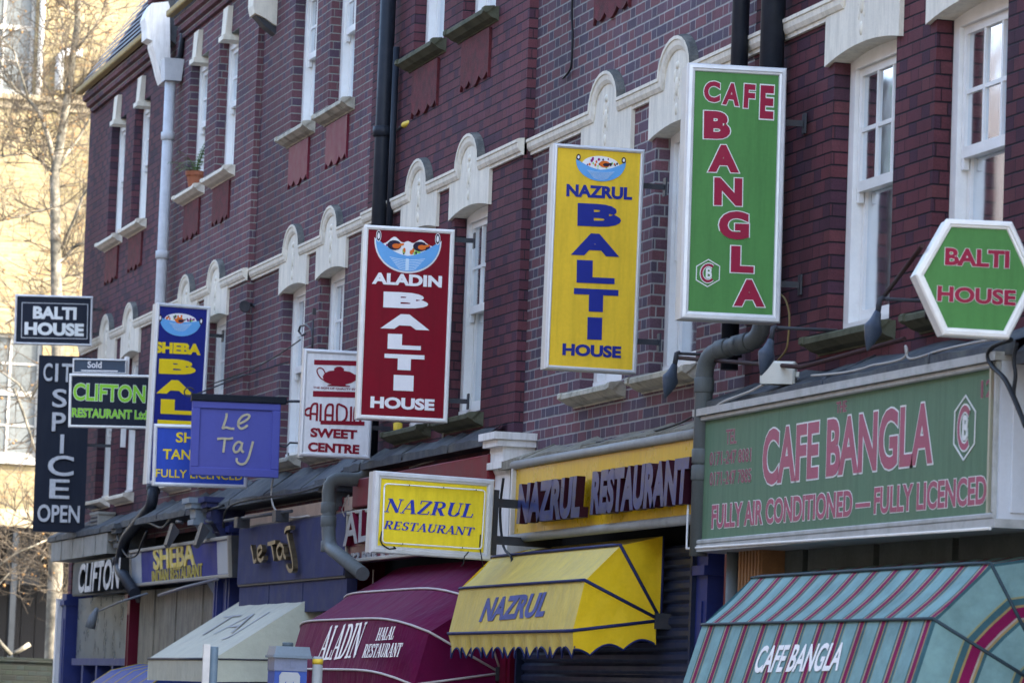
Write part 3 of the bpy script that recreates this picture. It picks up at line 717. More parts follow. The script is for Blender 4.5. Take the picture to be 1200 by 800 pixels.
def window_grid(H, y0, y1, z0, z1, n, mat, pane):
    _, X, yn, yf = H; b = MB(); b.box((X+.05, y0, z0), (X+.13, y1, z0+.07)); b.box((X+.05, y0, z1-.07), (X+.13, y1, z1))
    for i in range(n+1):
        y = y0+(y1-y0)*i/n; b.box((X+.045, y-.03, z0), (X+.125, y+.03, z1))
    o = b.build('shop_window', mat, H[0]); g = MB(); g.quad((X+.09, y1, z0), (X+.09, y0, z0), (X+.09, y0, z1), (X+.09, y1, z1)); q = g.build('pane', pane, H[0]); q.parent = o
    b = MB(); b.box((X+.03, y0, .1), (X+.2, y1, z0)); b.build('stall_riser', mat, H[0])
def shutter(H, y0, y1, z1, mat, label=None):
    _, X, yn, yf = H; b = MB(); z = .12; rg = []
    n = int((z1-.12)/.075)
    for i in range(n):
        for dz, dx in ((0, .0), (.02, -.022), (.05, -.022), (.07, .0)): rg.append((X-.02+dx, z+i*.075+dz))
    for i in range(len(rg)-1):
        (xa, za), (xb, zb) = rg[i], rg[i+1]; b.quad((xa, y1, za), (xa, y0, za), (xb, y0, zb), (xb, y1, zb))
    for y in (y0-.04, y1): b.box((X-.08, y, .12), (X+.06, y+.04, z1))
    o = b.build('shutter', mat, H[0]); return o
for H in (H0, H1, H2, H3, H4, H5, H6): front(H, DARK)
flashing(H1, LEAD, 3.60, 3.475, .32); flashing(H2, BOARD, 3.44, 3.355, .25, .12, 4.75); flashing(H3, LEAD, 3.66, 3.56, .17, .2, 4.8); flashing(H4, LEAD, 3.66, 3.44, .28); flashing(H5, LEAD, 3.60, 3.42, .30); flashing(H6, LEAD, 3.56, 3.40, .32); flashing(H0, LEAD)
pilaster(H1, H1[3]-.28, CRIM, .5, 2.75, .10, label='crimson pilaster beside the green cafe sign')
pilaster(H2, H2[2]+.55, BLUEP, .22, 2.6, .05, label='blue shutter post')
pilaster(H2, H2[3]-.10, CRIM, .30, 2.6, .10); pilaster(H3, H3[2]+.35, CRIM, .2, 2.5, .1)
pilaster(H3, H3[3]-.12, CRIM, .3); pilaster(H4, H4[3]-.12, BLUEP, .30); pilaster(H5, H5[2]+.12, BLUEP, .2); pilaster(H6, H6[3]-.16, BLUEP, .30, 2.72, .10); pilaster(H6, H6[2]+.2, CRIM, .16, 2.72, .12)
pilaster(H0, H0[3]-.2, CRIM, .3)
shutter(H2, H2[2]+.70, H2[3]-.35, 2.7, SHUT)
window_grid(H1, H1[2]+.3, H1[3]-.7, .9, 2.4, 4, CRIM, GLASS); window_grid(H3, H3[2]+.5, H3[3]-.4, .9, 2.3, 4, CRIM, GLASS); window_grid(H4, H4[2]+.3, H4[3]-.4, .9, 2.3, 4, BLUEP, GLASS); window_grid(H0, H0[2]+.4, H0[3]-.5, .9, 2.4, 4, BLUEP, GLASS)
# boarded front under the far blue and yellow sign, and the blue doorway at the end of the terrace
_, X, yn, yf = H5
b = MB(); b.box((X-.04, yn+.3, .6), (X+.1, yf-.06, 2.68))
for y in (yn+1.3, yn+2.75, yn+4.0): b.box((X-.055, y, .6), (X-.03, y+.05, 2.68))
b.build('boarding', BOARD, H5[0]); b = MB(); b.box((X-.06, yn+.3, .1), (X+.12, yf-.06, .598)); b.build('stall_riser', BLUEP, H5[0])
_, X, yn, yf = H6
b = MB(); b.box((X+.02, yn+.5, 1.9), (X+.1, yf-.5, 2.66)); b.build('transom_panel', M_('dusty_glass', (.17, .19, .19), .3, .25, 3, .8, (.05, .06, .06)), H6[0])
b = MB()
for y in (yn+.5, yn+1.6, yn+2.7, yn+3.7): b.box((X-.02, y, .1), (X+.13, y+.12, 1.88))
b.box((X-.03, yn+.5, 1.86), (X+.13, yf-.5, 1.94)); b.build('door_frame', BLUEP, H6[0])
b = MB(); b.box((X-.16, yf-.02, .1), (X-.06, yf+.10, 2.66)); b.build('corner_post', WHITEW, H6[0])
# cream band with small panels above the end shop, console brackets between the shops
b = MB()
for i in range(5): b.box((X-.30, yn+.75+.82*i, 3.10), (X+.0, yn+.75+.82*i+.76, 3.33))
b.build('frieze_panel', M_('grey_stone_panel', (.30, .30, .27), .8, .15, 5, .5, (.14, .14, .12)), H6[0])
def console(H, y, mat, z0=2.55, z1=3.45, wd=.34, out=.34, name='console_bracket', label=None):
    _, X, yn, yf = H; F = Frame((0, y-wd/2, 0), (1, 0, 0), (0, 0, 1)); b = MB(); h = z1-z0
    pts = [(X+.1, z1), (X-out, z1), (X-out, z1-.10*h)]
    for i in range(13):
        t = i/12; pts.append((X-out*(1-t)-.06*t+.05*math.sin(t*math.pi*2.0), z1-.10*h-(h*.86)*t))
    pts += [(X-.05, z0), (X+.1, z0)]
    b.fpoly(F, pts, -wd, 0); b.box((X-out-.05, y-wd/2-.03, z1-.002), (X+.1, y+wd/2+.03, z1+.05)); b.box((X-out-.08, y-wd/2-.05, z1+.048), (X+.1, y+wd/2+.05, z1+.10)); b.box((X-out-.02, y-wd/2-.012, z1-.16), (X+.1, y+wd/2+.012, z1-.11))
    o = b.build(name, mat, H[0])
    if label: o['label'] = label
    return o
console(H2, H2[3]-.17, WHITEW, 2.3, 3.47, .36, .24, label='white painted console bracket')
_, X, yn, yf = H2; b = MB(); b.box((X-.20, yf-.42, 2.62), (X+.1, yf+.06, 3.30)); b.build('pier', WHITEW, H2[0])
console(H3, H3[3]-.05, LEAD, 2.6, 3.35, .3, .25); console(H4, H4[3]+.02, P_TAJF, 2.45, 3.4, .22, .34); console(H5, H5[2]+.42, M_('grey_blue_paint', (.22, .27, .31), .6, .1, 6, .4, (.13, .15, .17)), 2.5, 3.4, .28, .36); console(H6, H6[2]+.05, LEAD, 2.55, 3.3, .26, .3)

# ---------------------------------------------------------------- houses across the street (they fill the glass and warm the shade)
b = MB(); XO = -3.0; y0 = 16.
carve(b, XO, 0, 10, 0, 10, [(1.2+2.6*i, 2.2+2.6*i, z, z+1.7) for i in range(3) for z in (3.9, 7.2)]+[(1, 4.5, .8, 2.6), (5.5, 9, .8, 2.6)], -.2)
b.quad((XO, 0, 10), (XO, 10, 10), (XO-4, 10, 12.4), (XO-4, 0, 12.4)); b.quad((XO-8, 0, 0), (XO, 0, 0), (XO, 0, 10), (XO-8, 0, 10)); b.quad((XO-8, 10, 0), (XO, 10, 0), (XO, 10, 10), (XO-8, 10, 10)); b.quad((XO-4, 0, 12.4), (XO-4, 10, 12.4), (XO-8, 10, 10), (XO-8, 0, 10))
oh = thing('opposite_house', 'plain brick house on the other side of the street, behind the camera', 'house', None, 'houses across the street')
ow = b.build('wall', brick('brick_brown', [(.11, .10, .105), (.14, .125, .13), (.12, .10, .11)], (.28, .27, .26), .01), oh)
b = MB()
for i in range(3):
    for z in (3.9, 7.2): b.quad((XO-.15, 1.2+2.6*i, z), (XO-.15, 2.2+2.6*i, z), (XO-.15, 2.2+2.6*i, z+1.7), (XO-.15, 1.2+2.6*i, z+1.7))
op = b.build('window', M_('dark_glass', (.03, .035, .04), .1, .1), oh)
for k in range(7):
    if k == 0: r = oh
    else:
        r = oh.copy(); COL.objects.link(r)
        for c in (ow, op): q = c.copy(); COL.objects.link(q); q.parent = r
    r.location = (0, -6+10.0*k, 0)

# ---------------------------------------------------------------- the sunlit building across the end of the street
YB = 80.
BGF = Frame((0, YB, 0), (1, 0, 0), (0, 0, 1))
def bp(px, py): return BGF.hit(px, py)
EB = thing('brick_building', 'sunlit pale yellow brick building behind the bare tree', 'building', Matrix.Translation((12, YB, 0)))
zc = bp(60, 122)[1]; zb = bp(60, 610)[1]
wx1, wz0 = bp(44, 537); wz1 = bp(40, 392)[1]; ux1, uz0 = bp(38, 112); uz1 = bp(38, -40)[1]
holes = [(wx1-1.9, wx1, wz0, wz1), (ux1-1.9, ux1, uz0, uz1), (wx1-5.4, wx1-3.5, wz0, wz1), (wx1-5.4, wx1-3.5, uz0, uz1), (wx1+1.8, wx1+3.7, wz0, wz1), (wx1+1.8, wx1+3.7, uz0, uz1), (ux1-1.9, ux1, wz1+1.0, zc-.9), (ux1-5.4, ux1-3.5, wz1+1.0, zc-.9)][:6]
b = MB()
def wallXZ(mb, Y, x0, x1, z0, z1, holes, dep):
    xs = sorted({x0, x1, *[h[0] for h in holes], *[h[1] for h in holes]}); zs = sorted({z0, z1, *[h[2] for h in holes], *[h[3] for h in holes]})
    for i in range(len(xs)-1):
        for j in range(len(zs)-1):
            xm, zm = (xs[i]+xs[i+1])/2, (zs[j]+zs[j+1])/2
            if any(h[0] < xm < h[1] and h[2] < zm < h[3] for h in holes): continue
            mb.quad((xs[i], Y, zs[j]), (xs[i+1], Y, zs[j]), (xs[i+1], Y, zs[j+1]), (xs[i], Y, zs[j+1]))
    for a, c, e, g in holes:
        mb.quad((a, Y, e), (a, Y+dep, e), (a, Y+dep, g), (a, Y, g)); mb.quad((c, Y+dep, e), (c, Y, e), (c, Y, g), (c, Y+dep, g)); mb.quad((a, Y, g), (a, Y+dep, g), (c, Y+dep, g), (c, Y, g)); mb.quad((a, Y+dep, e), (a, Y, e), (c, Y, e), (c, Y+dep, e))
wallXZ(b, YB, -6, 24, zb, 19.5, holes, .25)
b.quad((24, YB, 0), (24, YB+9, 0), (24, YB+9, 19.5), (24, YB, 19.5)); b.quad((-6, YB+9, 0), (-6, YB, 0), (-6, YB, 19.5), (-6, YB+9, 19.5)); b.quad((-6, YB, 19.5), (24, YB, 19.5), (24, YB+9, 19.5), (-6, YB+9, 19.5))
b.build('wall', B_STOCK, EB)
CREAM = M_('cream_stone', (.34, .29, .20), .8, .1, 4, .3, (.36, .31, .22))
b = MB()
b.rings([[(x, YB-o, zc+h) for o, h in [(-.05, -.14), (.06, -.14), (.08, -.02), (.18, .02), (.2, .12), (-.05, .16)]] for x in (-6, 24)]); b.build('cornice', CREAM, EB)
b = MB(); b.box((-6, YB-.08, zb-.16), (24, YB+.1, zb+.20)); b.build('fascia_band', CREAM, EB)
WB = M_('window_white', (.36, .36, .34), .5, .05); GB = M_('far_window_glass', (.13, .145, .15), .12, .3, 2.)
for a, c, e, g in holes:
    f = MB(); Y = YB+.12
    for x in (a, c-.08): f.box((x, Y, e), (x+.08, Y+.1, g))
    f.box((a+.08, Y, e), (c-.08, Y+.1, e+.10)); f.box((a+.08, Y, g-.08), (c-.08, Y+.1, g))
    n = 3
    for i in range(1, n): x = a+(c-a)*i/n; f.box((x-.025, Y+.02, e+.1), (x+.025, Y+.08, g-.08))
    for i, t in enumerate((.26, .52, .76)): f.box((a+.08, Y+.025-.02*(i == 1), e+(g-e)*t-.02-.03*(i == 1)), (c-.08, Y+.075, e+(g-e)*t+.02+.03*(i == 1)))
    f.box((a-.1, YB-.12, e-.14), (c+.1, YB+.13, e-.004))
    o = f.build('window', WB, EB); q = MB(); q.quad((a, Y+.05, e), (c, Y+.05, e), (c, Y+.05, g), (a, Y+.05, g)); p = q.build('pane', GB, EB); p.parent = o
b = MB(); x, z1 = bp(75, 62); z0 = bp(72, 113)[1]; b.tube([(x-.1, YB-.15, z0+.1), (x-.1, YB-.15, z1-.15), (x, YB-.15, z1), (x+.35, YB-.15, z1)], .09, 10); b.build('vent_pipe', PIPEW, EB)
b = MB(); x = bp(40, 60)[0]+.12; b.tube([(x, YB-.1, zc+.15), (x, YB-.1, 19)], .06, 8); b.build('downpipe', WHITEW, EB)
# ground floor darkened to stand for shade: timber gates between posts, a blank lintel board
b = MB(); b.box((-6, YB+2.9, 0), (24, YB+3.1, zb-.05)); b.quad((-6, YB+.1, zb-.1), (24, YB+.1, zb-.1), (24, YB+3, zb-.1), (-6, YB+3, zb-.1)); b.build('gate_recess', DARK, EB)  # recess added so that the building above shades the gates
GATE = M_('shade_dark_gate', (.007, .008, .011), .6, .3, 6); b = MB(); px0 = bp(48, 700)[0]  # near-black colour stands in for the shade on the gates
for i in range(46): b.box((px0-6+.3*i, YB+2.6, .1), (px0-6+.3*i+.285, YB+2.7, zb-.5))
b.build('gate', GATE, EB)
b = MB()
for px in (-30, 12, 80, 150): x = bp(px, 700)[0]; b.box((x, YB, 0), (x+.12, YB+.2, zb-.16))
x0, z0 = bp(18, 682); x1, z1 = bp(62, 626); b.box((x0, YB+1.5, z0), (x1, YB+1.6, z1)); b.build('gate_post', M_('shade_dark_posts', (.022, .028, .036), .6, .2), EB)  # shade on posts and board put into their dark blue-grey
# low garden wall in front of the tree
YW = 57.
q = atY(50, 771, YW); b = MB(); b.box((-1.9, YW, .0), (16, YW+.23, q.z-.06)); b.box((-1.9, YW-.03, q.z-.06), (16, YW+.26, q.z))
o = b.build('garden_wall', B_GARDEN); tag(o, 'low dark green brick wall at the foot of the bare tree', 'wall')

# ---------------------------------------------------------------- the bare plane tree
def bark():
    k = NB('mottled_bark'); v = k.obj(); c = k.ramp(k.noise(5, 5, .65, v), [(.32, (.055, .052, .042)), (.48, (.15, .14, .11)), (.64, (.34, .31, .245))]); k.L(c, k.b.inputs['Base Color']); k.set(Roughness=.85); k.bump(k.noise(14, 4, .6, v), .4, .02); return k.mat
BARK = bark(); TWIG = M_('twig_bark', (.105, .088, .068), .9, .35, 3)
YT = 62.
def tp(px, py, dy=0): return atY(px, py, YT+dy)
rng = random.Random(11)
tree = thing('bare_tree', 'leafless tree with a pale mottled trunk in front of the sunlit brick wall', 'tree', Matrix.Translation((tp(62, 768).x, YT, 0)))
trunk = [tp(61, 860), tp(62, 768), tp(64, 700), tp(66, 640), tp(68, 560), tp(68, 470), tp(67, 400), tp(66, 340), tp(65, 270), tp(64, 205), tp(71, 165), tp(79, 115), tp(85, 70), tp(91, 25), tp(92, -10), tp(95, -60)]
rad = [.15, .135, .125, .115, .11, .10, .095, .09, .085, .08, .07, .062, .055, .05, .04, .02]
b = MB(); b.tube([Vector((trunk[0].x, YT, 0))]+trunk, [.17]+rad, 12); b.build('trunk', BARK, tree)
limbs = [([(66, 200), (57, 162), (47, 133), (33, 116), (14, 102), (-10, 80)], .045), ([(68, 195), (80, 178), (93, 160), (104, 142), (112, 118)], .035), ([(69, 308), (78, 300), (87, 289), (100, 283), (116, 275)], .035), ([(72, 292), (80, 272), (88, 255), (97, 230), (106, 215), (118, 195)], .03), ([(66, 243), (45, 247), (20, 255), (-8, 260)], .022), ([(80, 110), (92, 100), (104, 92), (116, 96)], .022), ([(88, 60), (100, 45), (112, 30), (124, 5)], .025),
         ([(64, 205), (50, 190), (30, 180), (5, 183), (-8, 182)], .018), ([(92, 20), (80, 12), (72, -2)], .02), ([(47, 133), (38, 150), (28, 170)], .014), ([(20, 108), (8, 90), (0, 70), (-12, 52)], .025), ([(33, 116), (24, 85), (16, 60), (2, 45), (-10, 35)], .022), ([(66, 420), (50, 440), (35, 470), (22, 450), (5, 438), (-8, 430)], .03), ([(16, 455), (26, 480), (36, 510), (42, 530)], .03),
         ([(66, 640), (55, 632), (38, 640), (18, 648), (-5, 665)], .022), ([(66, 655), (50, 650), (30, 655), (10, 672), (-6, 690)], .016), ([(64, 640), (52, 628), (40, 612), (26, 605), (8, 590)], .018), ([(70, 650), (76, 640), (72, 625), (66, 610)], .014), ([(60, 665), (50, 672), (45, 660), (55, 648)], .012), ([(66, 690), (82, 700), (92, 720), (100, 735)], .012), ([(68, 720), (80, 722), (96, 716), (102, 705)], .012), ([(65, 120), (52, 95), (50, 60), (56, 20), (54, -8)], .014), ([(80, 100), (72, 60), (74, 30), (66, -5)], .016),
         ([(66, 360), (48, 372), (28, 365), (5, 380)], .02), ([(66, 330), (82, 322), (96, 326), (112, 318)], .018), ([(64, 170), (46, 172), (24, 150), (2, 140)], .014)]
br = MB(); tw = MB()
def twig(p, d, L, r, lev):
    n = 4; pts = [p.copy()]; q = p.copy(); dd = d.copy()
    for i in range(n):
        dd = (dd + Vector((rng.uniform(-.35, .35), rng.uniform(-.25, .25), rng.uniform(-.25, .38)))).normalized(); q = q + dd*L/n; pts.append(q.copy())
    tw.tube(pts, [r*(1-.75*i/n) for i in range(n+1)], 4, cap=False)
    if lev > 0:
        for k in range(rng.choice((2, 3, 3))):
            i = rng.randint(1, n); e = Vector((rng.uniform(-1, 1), rng.uniform(-.7, .7), rng.uniform(-.5, 1.))).normalized()
            twig(pts[i], (dd*.7+e).normalized(), L*rng.uniform(.5, .8), r*.6, lev-1)
for pts, r in limbs:
    dy = 0; P = []
    for i, p in enumerate(pts): P.append(tp(p[0], p[1], dy)); dy += rng.uniform(-.35, .35)
    n = len(P); br.tube(P, [r*(1-.6*i/(n-1)) for i in range(n)], 7)
    for k in range(19):
        i = rng.randint(0, n-2); t = rng.random(); q = P[i].lerp(P[i+1], t); d = (P[i+1]-P[i]).normalized()
        e = Vector((rng.uniform(-1, 1), rng.uniform(-.8, .8), rng.uniform(-.6, 1.2))).normalized()
        twig(q, (d*.6+e).normalized(), rng.uniform(.4, .95), .010, 2)
for k in range(80):
    i = rng.randint(6, len(trunk)-2); q = trunk[i].lerp(trunk[i+1], rng.random()); e = Vector((rng.uniform(-1, 1), rng.uniform(-.8, .8), rng.uniform(-.1, .9))).normalized(); twig(q, e, rng.uniform(.5, 1.2), .011, 2)
br.build('limb', BARK, tree); tw.build('twig', TWIG, tree)['kind'] = 'stuff'
lv = MB()
for k in range(320):
    q = rng.choice(tw.v); s_ = rng.uniform(.012, .028); ax = Vector((rng.uniform(-1, 1), rng.uniform(-1, 1), rng.uniform(-1, 1))).normalized(); bx_ = ax.orthogonal().normalized(); cx_ = ax.cross(bx_)
    lv.rings([[q+bx_*s_*m*math.cos(t*1.257)+cx_*s_*m*math.sin(t*1.257)+ax*h*s_ for t in range(5)] for m, h in ((.3, -.9), (1, -.3), (.9, .4), (.25, .9))])
lv.build('seed_ball', M_('dry_seed', (.30, .18, .08), .9, .3), tree)['kind'] = 'stuff'
# sawn limbs lying on top of the garden wall
for k, (pts, lab) in enumerate((([(-4, 748), (4, 757), (13, 767)], 'pale cut branch slanting down onto the low garden wall'), ([(15, 766), (24, 761), (35, 754)], 'short cut branch slanting up from the low garden wall'))):
    b = MB(); b.tube([atY(px, py, YW+.12+.05*k) for px, py in pts], [.035, .032, .036], 8); o = b.build('cut_branch', BARK); tag(o, lab, 'branch', 'cut branches on the low garden wall')

# ================================================================== projecting signs
def sign(name, label, cat, corners, xr, yaw, depth, cab=ALUW, rim=ALU, panel=None, rw=.035, arms=(.2, .82), outline=None, flat=False, group=None, armmat=STEEL):
    """a box sign standing out from the wall: cabinet, rim, panel, wall arms"""
    TL, TR, BR, BL = corners
    mr = ((TR[0]+BR[0])/2, (TR[1]+BR[1])/2); p0 = atX(mr[0], mr[1], xr); ya = R(yaw)
    F = Frame(p0, (math.cos(ya), math.sin(ya), 0), (0, 0, 1))
    L = [F.hit(*c) for c in corners]; w_ = (L[1][0]+L[2][0]-L[0][0]-L[3][0])/2
    sl = ((L[1][1]-L[0][1])+(L[2][1]-L[3][1]))/2/w_
    ex = Vector((math.cos(ya), math.sin(ya), 0))*math.cos(sl)+Vector((0, 0, math.sin(sl)))
    F = Frame(p0, ex, (0, 0, 1)); L = [F.hit(*c) for c in corners]
    a0 = (L[0][0]+L[3][0])/2; a1 = (L[1][0]+L[2][0])/2; b0 = (L[2][1]+L[3][1])/2; b1 = (L[0][1]+L[1][1])/2
    t = thing(name, label, cat, F.matrix(), group)
    F.t = t; F.box = (a0, a1, b0, b1)
    if outline: P = [F.hit(*q) for q in outline]
    else: P = [(a0, b0), (a1, b0), (a1, b1), (a0, b1)]
    n = len(P)
    def inset(d):
        o = []
        for i in range(n):
            p, q, r_ = Vector(P[i-1]), Vector(P[i]), Vector(P[(i+1) % n])
            d1 = (q-p).normalized(); d2 = (r_-q).normalized(); n1 = Vector((-d1.y, d1.x)); n2 = Vector((-d2.y, d2.x)); m = (n1+n2); m = m/m.length_squared*2 if m.length > 0 else n1
            o.append(q+m*d)
        return o
    def ring(d, h): return [F.P(q.x, q.y, h) for q in inset(d)]
    b = MB(); b.rings([ring(.004, -depth), ring(0, -depth+.004), ring(0, -.006)], caps=True); b.build('cabinet', cab, t)
    if not flat:
        b = MB(); b.rings([ring(-.004, -.03), ring(-.004, .008), ring(.004, .018), ring(rw*.55, .020), ring(rw*.62, .012), ring(rw*.9, .010), ring(rw, .001), ring(rw, -.01)], caps=False); b.build('rim', rim, t)
    b = MB(); q = inset(rw-.002 if not flat else .0); b.prism([F.P(v.x, v.y, -.02) for v in q], [F.P(v.x, v.y, 0) for v in q]); b.build('panel', panel, t)
    for f in arms:
        bb = b0+(b1-b0)*f; am = MB(); wall = (XW-.02-p0.x)/max(.2, ex.x)
        am.fbox(F, a1-.002, wall, bb-.018, bb+.018, -depth*.6-.006, -depth*.6+.006); am.fbox(F, wall-.012, wall, bb-.06, bb+.06, -depth*.6-.035, -depth*.6+.035)
        am.build('bracket', armmat, t)
    return F
def words(F, name, mats, *fns):
    for f in fns:
        b = MB(); f(b); b.build(name, mats, F.t)
def bx(x0, x1, yt, yb, dx=0.0, dy=0.0):
    """the lower left, lower right and upper left of an upright letter box (photo lean allowed for)"""
    return (x0, yb), (x1, yb+(x1-x0)*.05), (x0+(yb-yt)*.036, yt)
def bowl(F, x0, x1, y0, y1, style, name='emblem'):
    """a blue balti bowl heaped with food"""
    (a0, b0), (a1, b1) = F.hit(x0, y1), F.hit(x1, y0); W, Hh = a1-a0, b1-b0; ca = (a0+a1)/2; rimy = b0+Hh*(.72 if style != 2 else .66)
    def pt(u, v): return (ca+u*W/2, b0+v*Hh)
    b = MB()
    tip = (.84, .80, .72)[style]; low = (.40, .44, .60)[style]
    body = [pt(-math.cos(math.pi*i/24), tip-tip*math.sin(math.pi*i/24)**.9) for i in range(25)]
    rimc = lambda u: low+(tip-low)*abs(u)**1.7
    top = [pt(math.cos(math.pi*i/16)*.999, rimc(math.cos(math.pi*i/16))) for i in range(17)]
    N = 24; up = {0: lambda u: .70+.16*math.exp(-((u-.40)/.20)**2)+.20*math.exp(-((u+.42)/.20)**2)+.10*math.exp(-(u/.13)**2)-.02, 1: lambda u: .60+.36*math.sqrt(max(0, 1-(u/.76)**2)), 2: lambda u: .66+.30*math.sqrt(max(0, 1-(u/.80)**2))}[style]
    fw_ = (.76, .74, .80)[style]
    food = [pt(-fw_+2*fw_*i/N, up(-fw_+2*fw_*i/N)) for i in range(N+1)][::-1]+[pt(-fw_+2*fw_*i/N, rimc(-fw_+2*fw_*i/N)-.06) for i in range(N+1)]
    b.fpoly(F, food, .001, .0025, 1)
    if style == 0: b.fpoly(F, [((q[0]-ca)*1.045+ca, (q[1]-b0-Hh*.5)*1.05+b0+Hh*.48) for q in body+top[1:-1]], .0008, .0022, 1)
    b.fpoly(F, body+top[1:-1], .003, .0045, 0)
    rg = random.Random(style*7+3)
    for k in range(26):
        u = rg.uniform(-fw_*.88, fw_*.88); lo_, hi_ = rimc(u)+.02, up(u)-.07; v = lo_+(max(hi_, lo_)-lo_)*rg.random(); s_ = rg.uniform(.025, .06)
        b.fpoly(F, [pt(u+s_*math.cos(t)*rg.uniform(.7, 1.1), v+s_*1.2*math.sin(t)) for t in [math.pi*2*i/7 for i in range(7)]], .0026, .0030+.00006*k, (2, 3, 4, 5)[k % 4])
    for cu, fl in (((-.42, 1), (.38, 1)) if style == 0 else (((.15, 1),) if style == 1 else ((-.05, 1),))):
        b.fpoly(F, [pt(cu+.22*math.cos(t), .66+.13*math.sin(t)) for t in [math.pi*2*i/14 for i in range(14)]], .0044, .0052, 5 if style == 0 else 2)
        b.fpoly(F, [pt(cu+.06+.13*math.cos(t), .64+.065*math.sin(t)) for t in [math.pi*2*i/12 for i in range(12)]], .0050, .0060, 2 if style == 0 else 5); b.fpoly(F, [pt(cu+.12, .62), pt(cu+.30, .68), pt(cu+.29, .73), pt(cu+.10, .69)], .0050, .0057, 2 if style == 0 else 5)
    b.fpoly(F, body+top[1:-1], .0052, .0066, 0) if style == 0 else None
    hx_, hy_, hr_, hv_ = ((.92, .88, .065, .13), (.91, .86, .07, .10), (1.0, .70, .075, .13))[style]
    for s_ in (-1, 1):
        ring_ = [pt(s_*hx_+hr_*math.cos(t), hy_+hv_*math.sin(t)) for t in [math.pi*2*i/16 for i in range(16)]]
        b.fpoly(F, [((q[0]-pt(s_*hx_, hy_)[0])*1.25+pt(s_*hx_, hy_)[0], (q[1]-pt(s_*hx_, hy_)[1])*1.18+pt(s_*hx_, hy_)[1]) for q in ring_], .0060, .0070, 5 if style != 0 else 1); b.fpoly(F, ring_, .0066, .0076, 5); b.fpoly(F, [((q[0]-pt(s_*hx_, hy_)[0])*.6+pt(s_*hx_, hy_)[0], (q[1]-pt(s_*hx_, hy_)[1])*.65+pt(s_*hx_, hy_)[1]) for q in ring_], .0070, .0082, 1)
    for k in range(7):
        v = low-.09-.045*k; hw = .55-.045*k
        b.fpoly(F, [pt(-hw+2*hw*i/8, v-.02+.05*abs(i/4-1)**2) for i in range(9)]+[pt(hw-2*hw*i/8, v-.005+.05*abs(1-i/4)**2) for i in range(9)], .0068, .0074+.00005*k, 6)
    if style == 0: b.fpoly(F, [pt(-.05, .03), pt(.05, .03), pt(.05, .33), pt(-.05, .33)], .0076, .0084, 6)
    b.build(name, [BOWLB, I_WHITE, ORANGE, PURPLE, LEAFG, INK, BOWLL], F.t)
def hexlogo(F, cx, cy, hw, hh, name='emblem', cr=I_CRIM, lt=I_OUT, tall=1.0):
    b = MB()
    def q(u, v): return F.hit(cx+u*hw-v*hh*-.036, cy-v*hh)
    V = [(0, 1), (1, .5), (1, -.5), (0, -1), (-1, -.5), (-1, .5)]
    for i in range(6):
        p, r_ = V[i], V[(i+1) % 6]; b.fpoly(F, [q(*p), q(*r_), q(r_[0]*.93, r_[1]*.93), q(p[0]*.93, p[1]*.93)], .001, .004+.0001*i, 0)
    cpts = [(math.cos(R(t))*.56+.02, math.sin(R(t))*.58) for t in range(48, 313, 12)]
    for k, (s0, m) in enumerate(((.30, 0), (.19, 1))):
        F2 = lambda v, h: F.P(*q(*v), h); ribbon(b, F2, cpts, s0, .001, .0045+.001*k, m)
    for k, (s0, m) in enumerate(((.15, 0),)):
        for j, st in enumerate(([(-.10, -.34), (-.10, .34)], [(-.10, .31), (.12, .31), (.22, .22), (.20, .08), (.05, .02), (-.10, .02)], [(.05, .02), (.24, -.06), (.26, -.22), (.14, -.31), (-.10, -.31)])): ribbon(b, F2, st, s0, .001, .0062+.0003*j, m)
    b.build(name, [lt, cr], F.t)

# -- tall green cafe sign
F = sign('projecting_sign', 'tall green upright sign reading CAFE BANGLA in crimson letters', 'sign', ((808,75),(922,81),(912,378),(797,372)), 7.53, -7, .20, panel=P_GREEN, rim=ALU, rw=.042, arms=(.16, .80), group='signs projecting over the street')
ltr = lambda s, *a, wgt=.045, out=.03: (lambda b: T(b, F, s, *a, wgt=wgt, out=out, mo=1))
words(F, 'lettering', [I_CRIM, I_OUT],
      ltr('C', (824.5,119.5), (843.5,120.5), (826,95)), ltr('A', (846,122.5), (866,125), (848,96.5)), ltr('F', (871,126.5), (884,127.5), (872.5,98.5)), ltr('E', (890,139), (906,140), (891.5,100)),
      *[ltr(c, (x0, y1), (x1, y1+1.2), (x0+1.2, y0), wgt=.058, out=.024) for c, x0, x1, y0, y1 in (('B',824.5,855.5,130,162.5), ('A',829.5,866,169.5,201.5), ('N',836.5,869.5,208,240.5), ('G',842,877.5,247,280), ('L',856,883,288,319), ('A',859.5,896,327,358.5))])
hexlogo(F, 829.5, 320, 14, 16.5)
# -- yellow upright sign
F = sign('projecting_sign', 'tall yellow upright sign reading NAZRUL BALTI HOUSE in blue letters', 'sign', ((648,168),(753,177),(746,437),(641,432)), 7.5, -3, .15, panel=P_YEL, rim=ALU, rw=.022, arms=(.15, .85), group='signs projecting over the street')
wl = lambda s, bl, br, tl, wgt=.035: (lambda b: T(b, F, s, bl, br, tl, wgt=wgt+.016))
blk = lambda x0, x1, y0, y1: ((x0, y1), (x1, y1+(x1-x0)*.045), (x0+(y1-y0)*.036, y0))
words(F, 'lettering', I_BLUE, wl('NAZRUL', (663.5,230.2), (740.5,234.6), (664.5,215.6), .03), *[wl(c, *blk(*q), wgt=.045) for c, q in (('B',(676.5,727.5,238,264.5)), ('A',(669,725.5,272.5,298.5)), ('L',(675.5,720,304.5,331)), ('T',(672,724,337.5,364)), ('I',(688,705,371.5,397.5)))], wl('HOUSE', (658.8,416), (727.5,419.8), (659.5,402), .03))
bowl(F, 674, 733.5, 184, 210.5, 1)
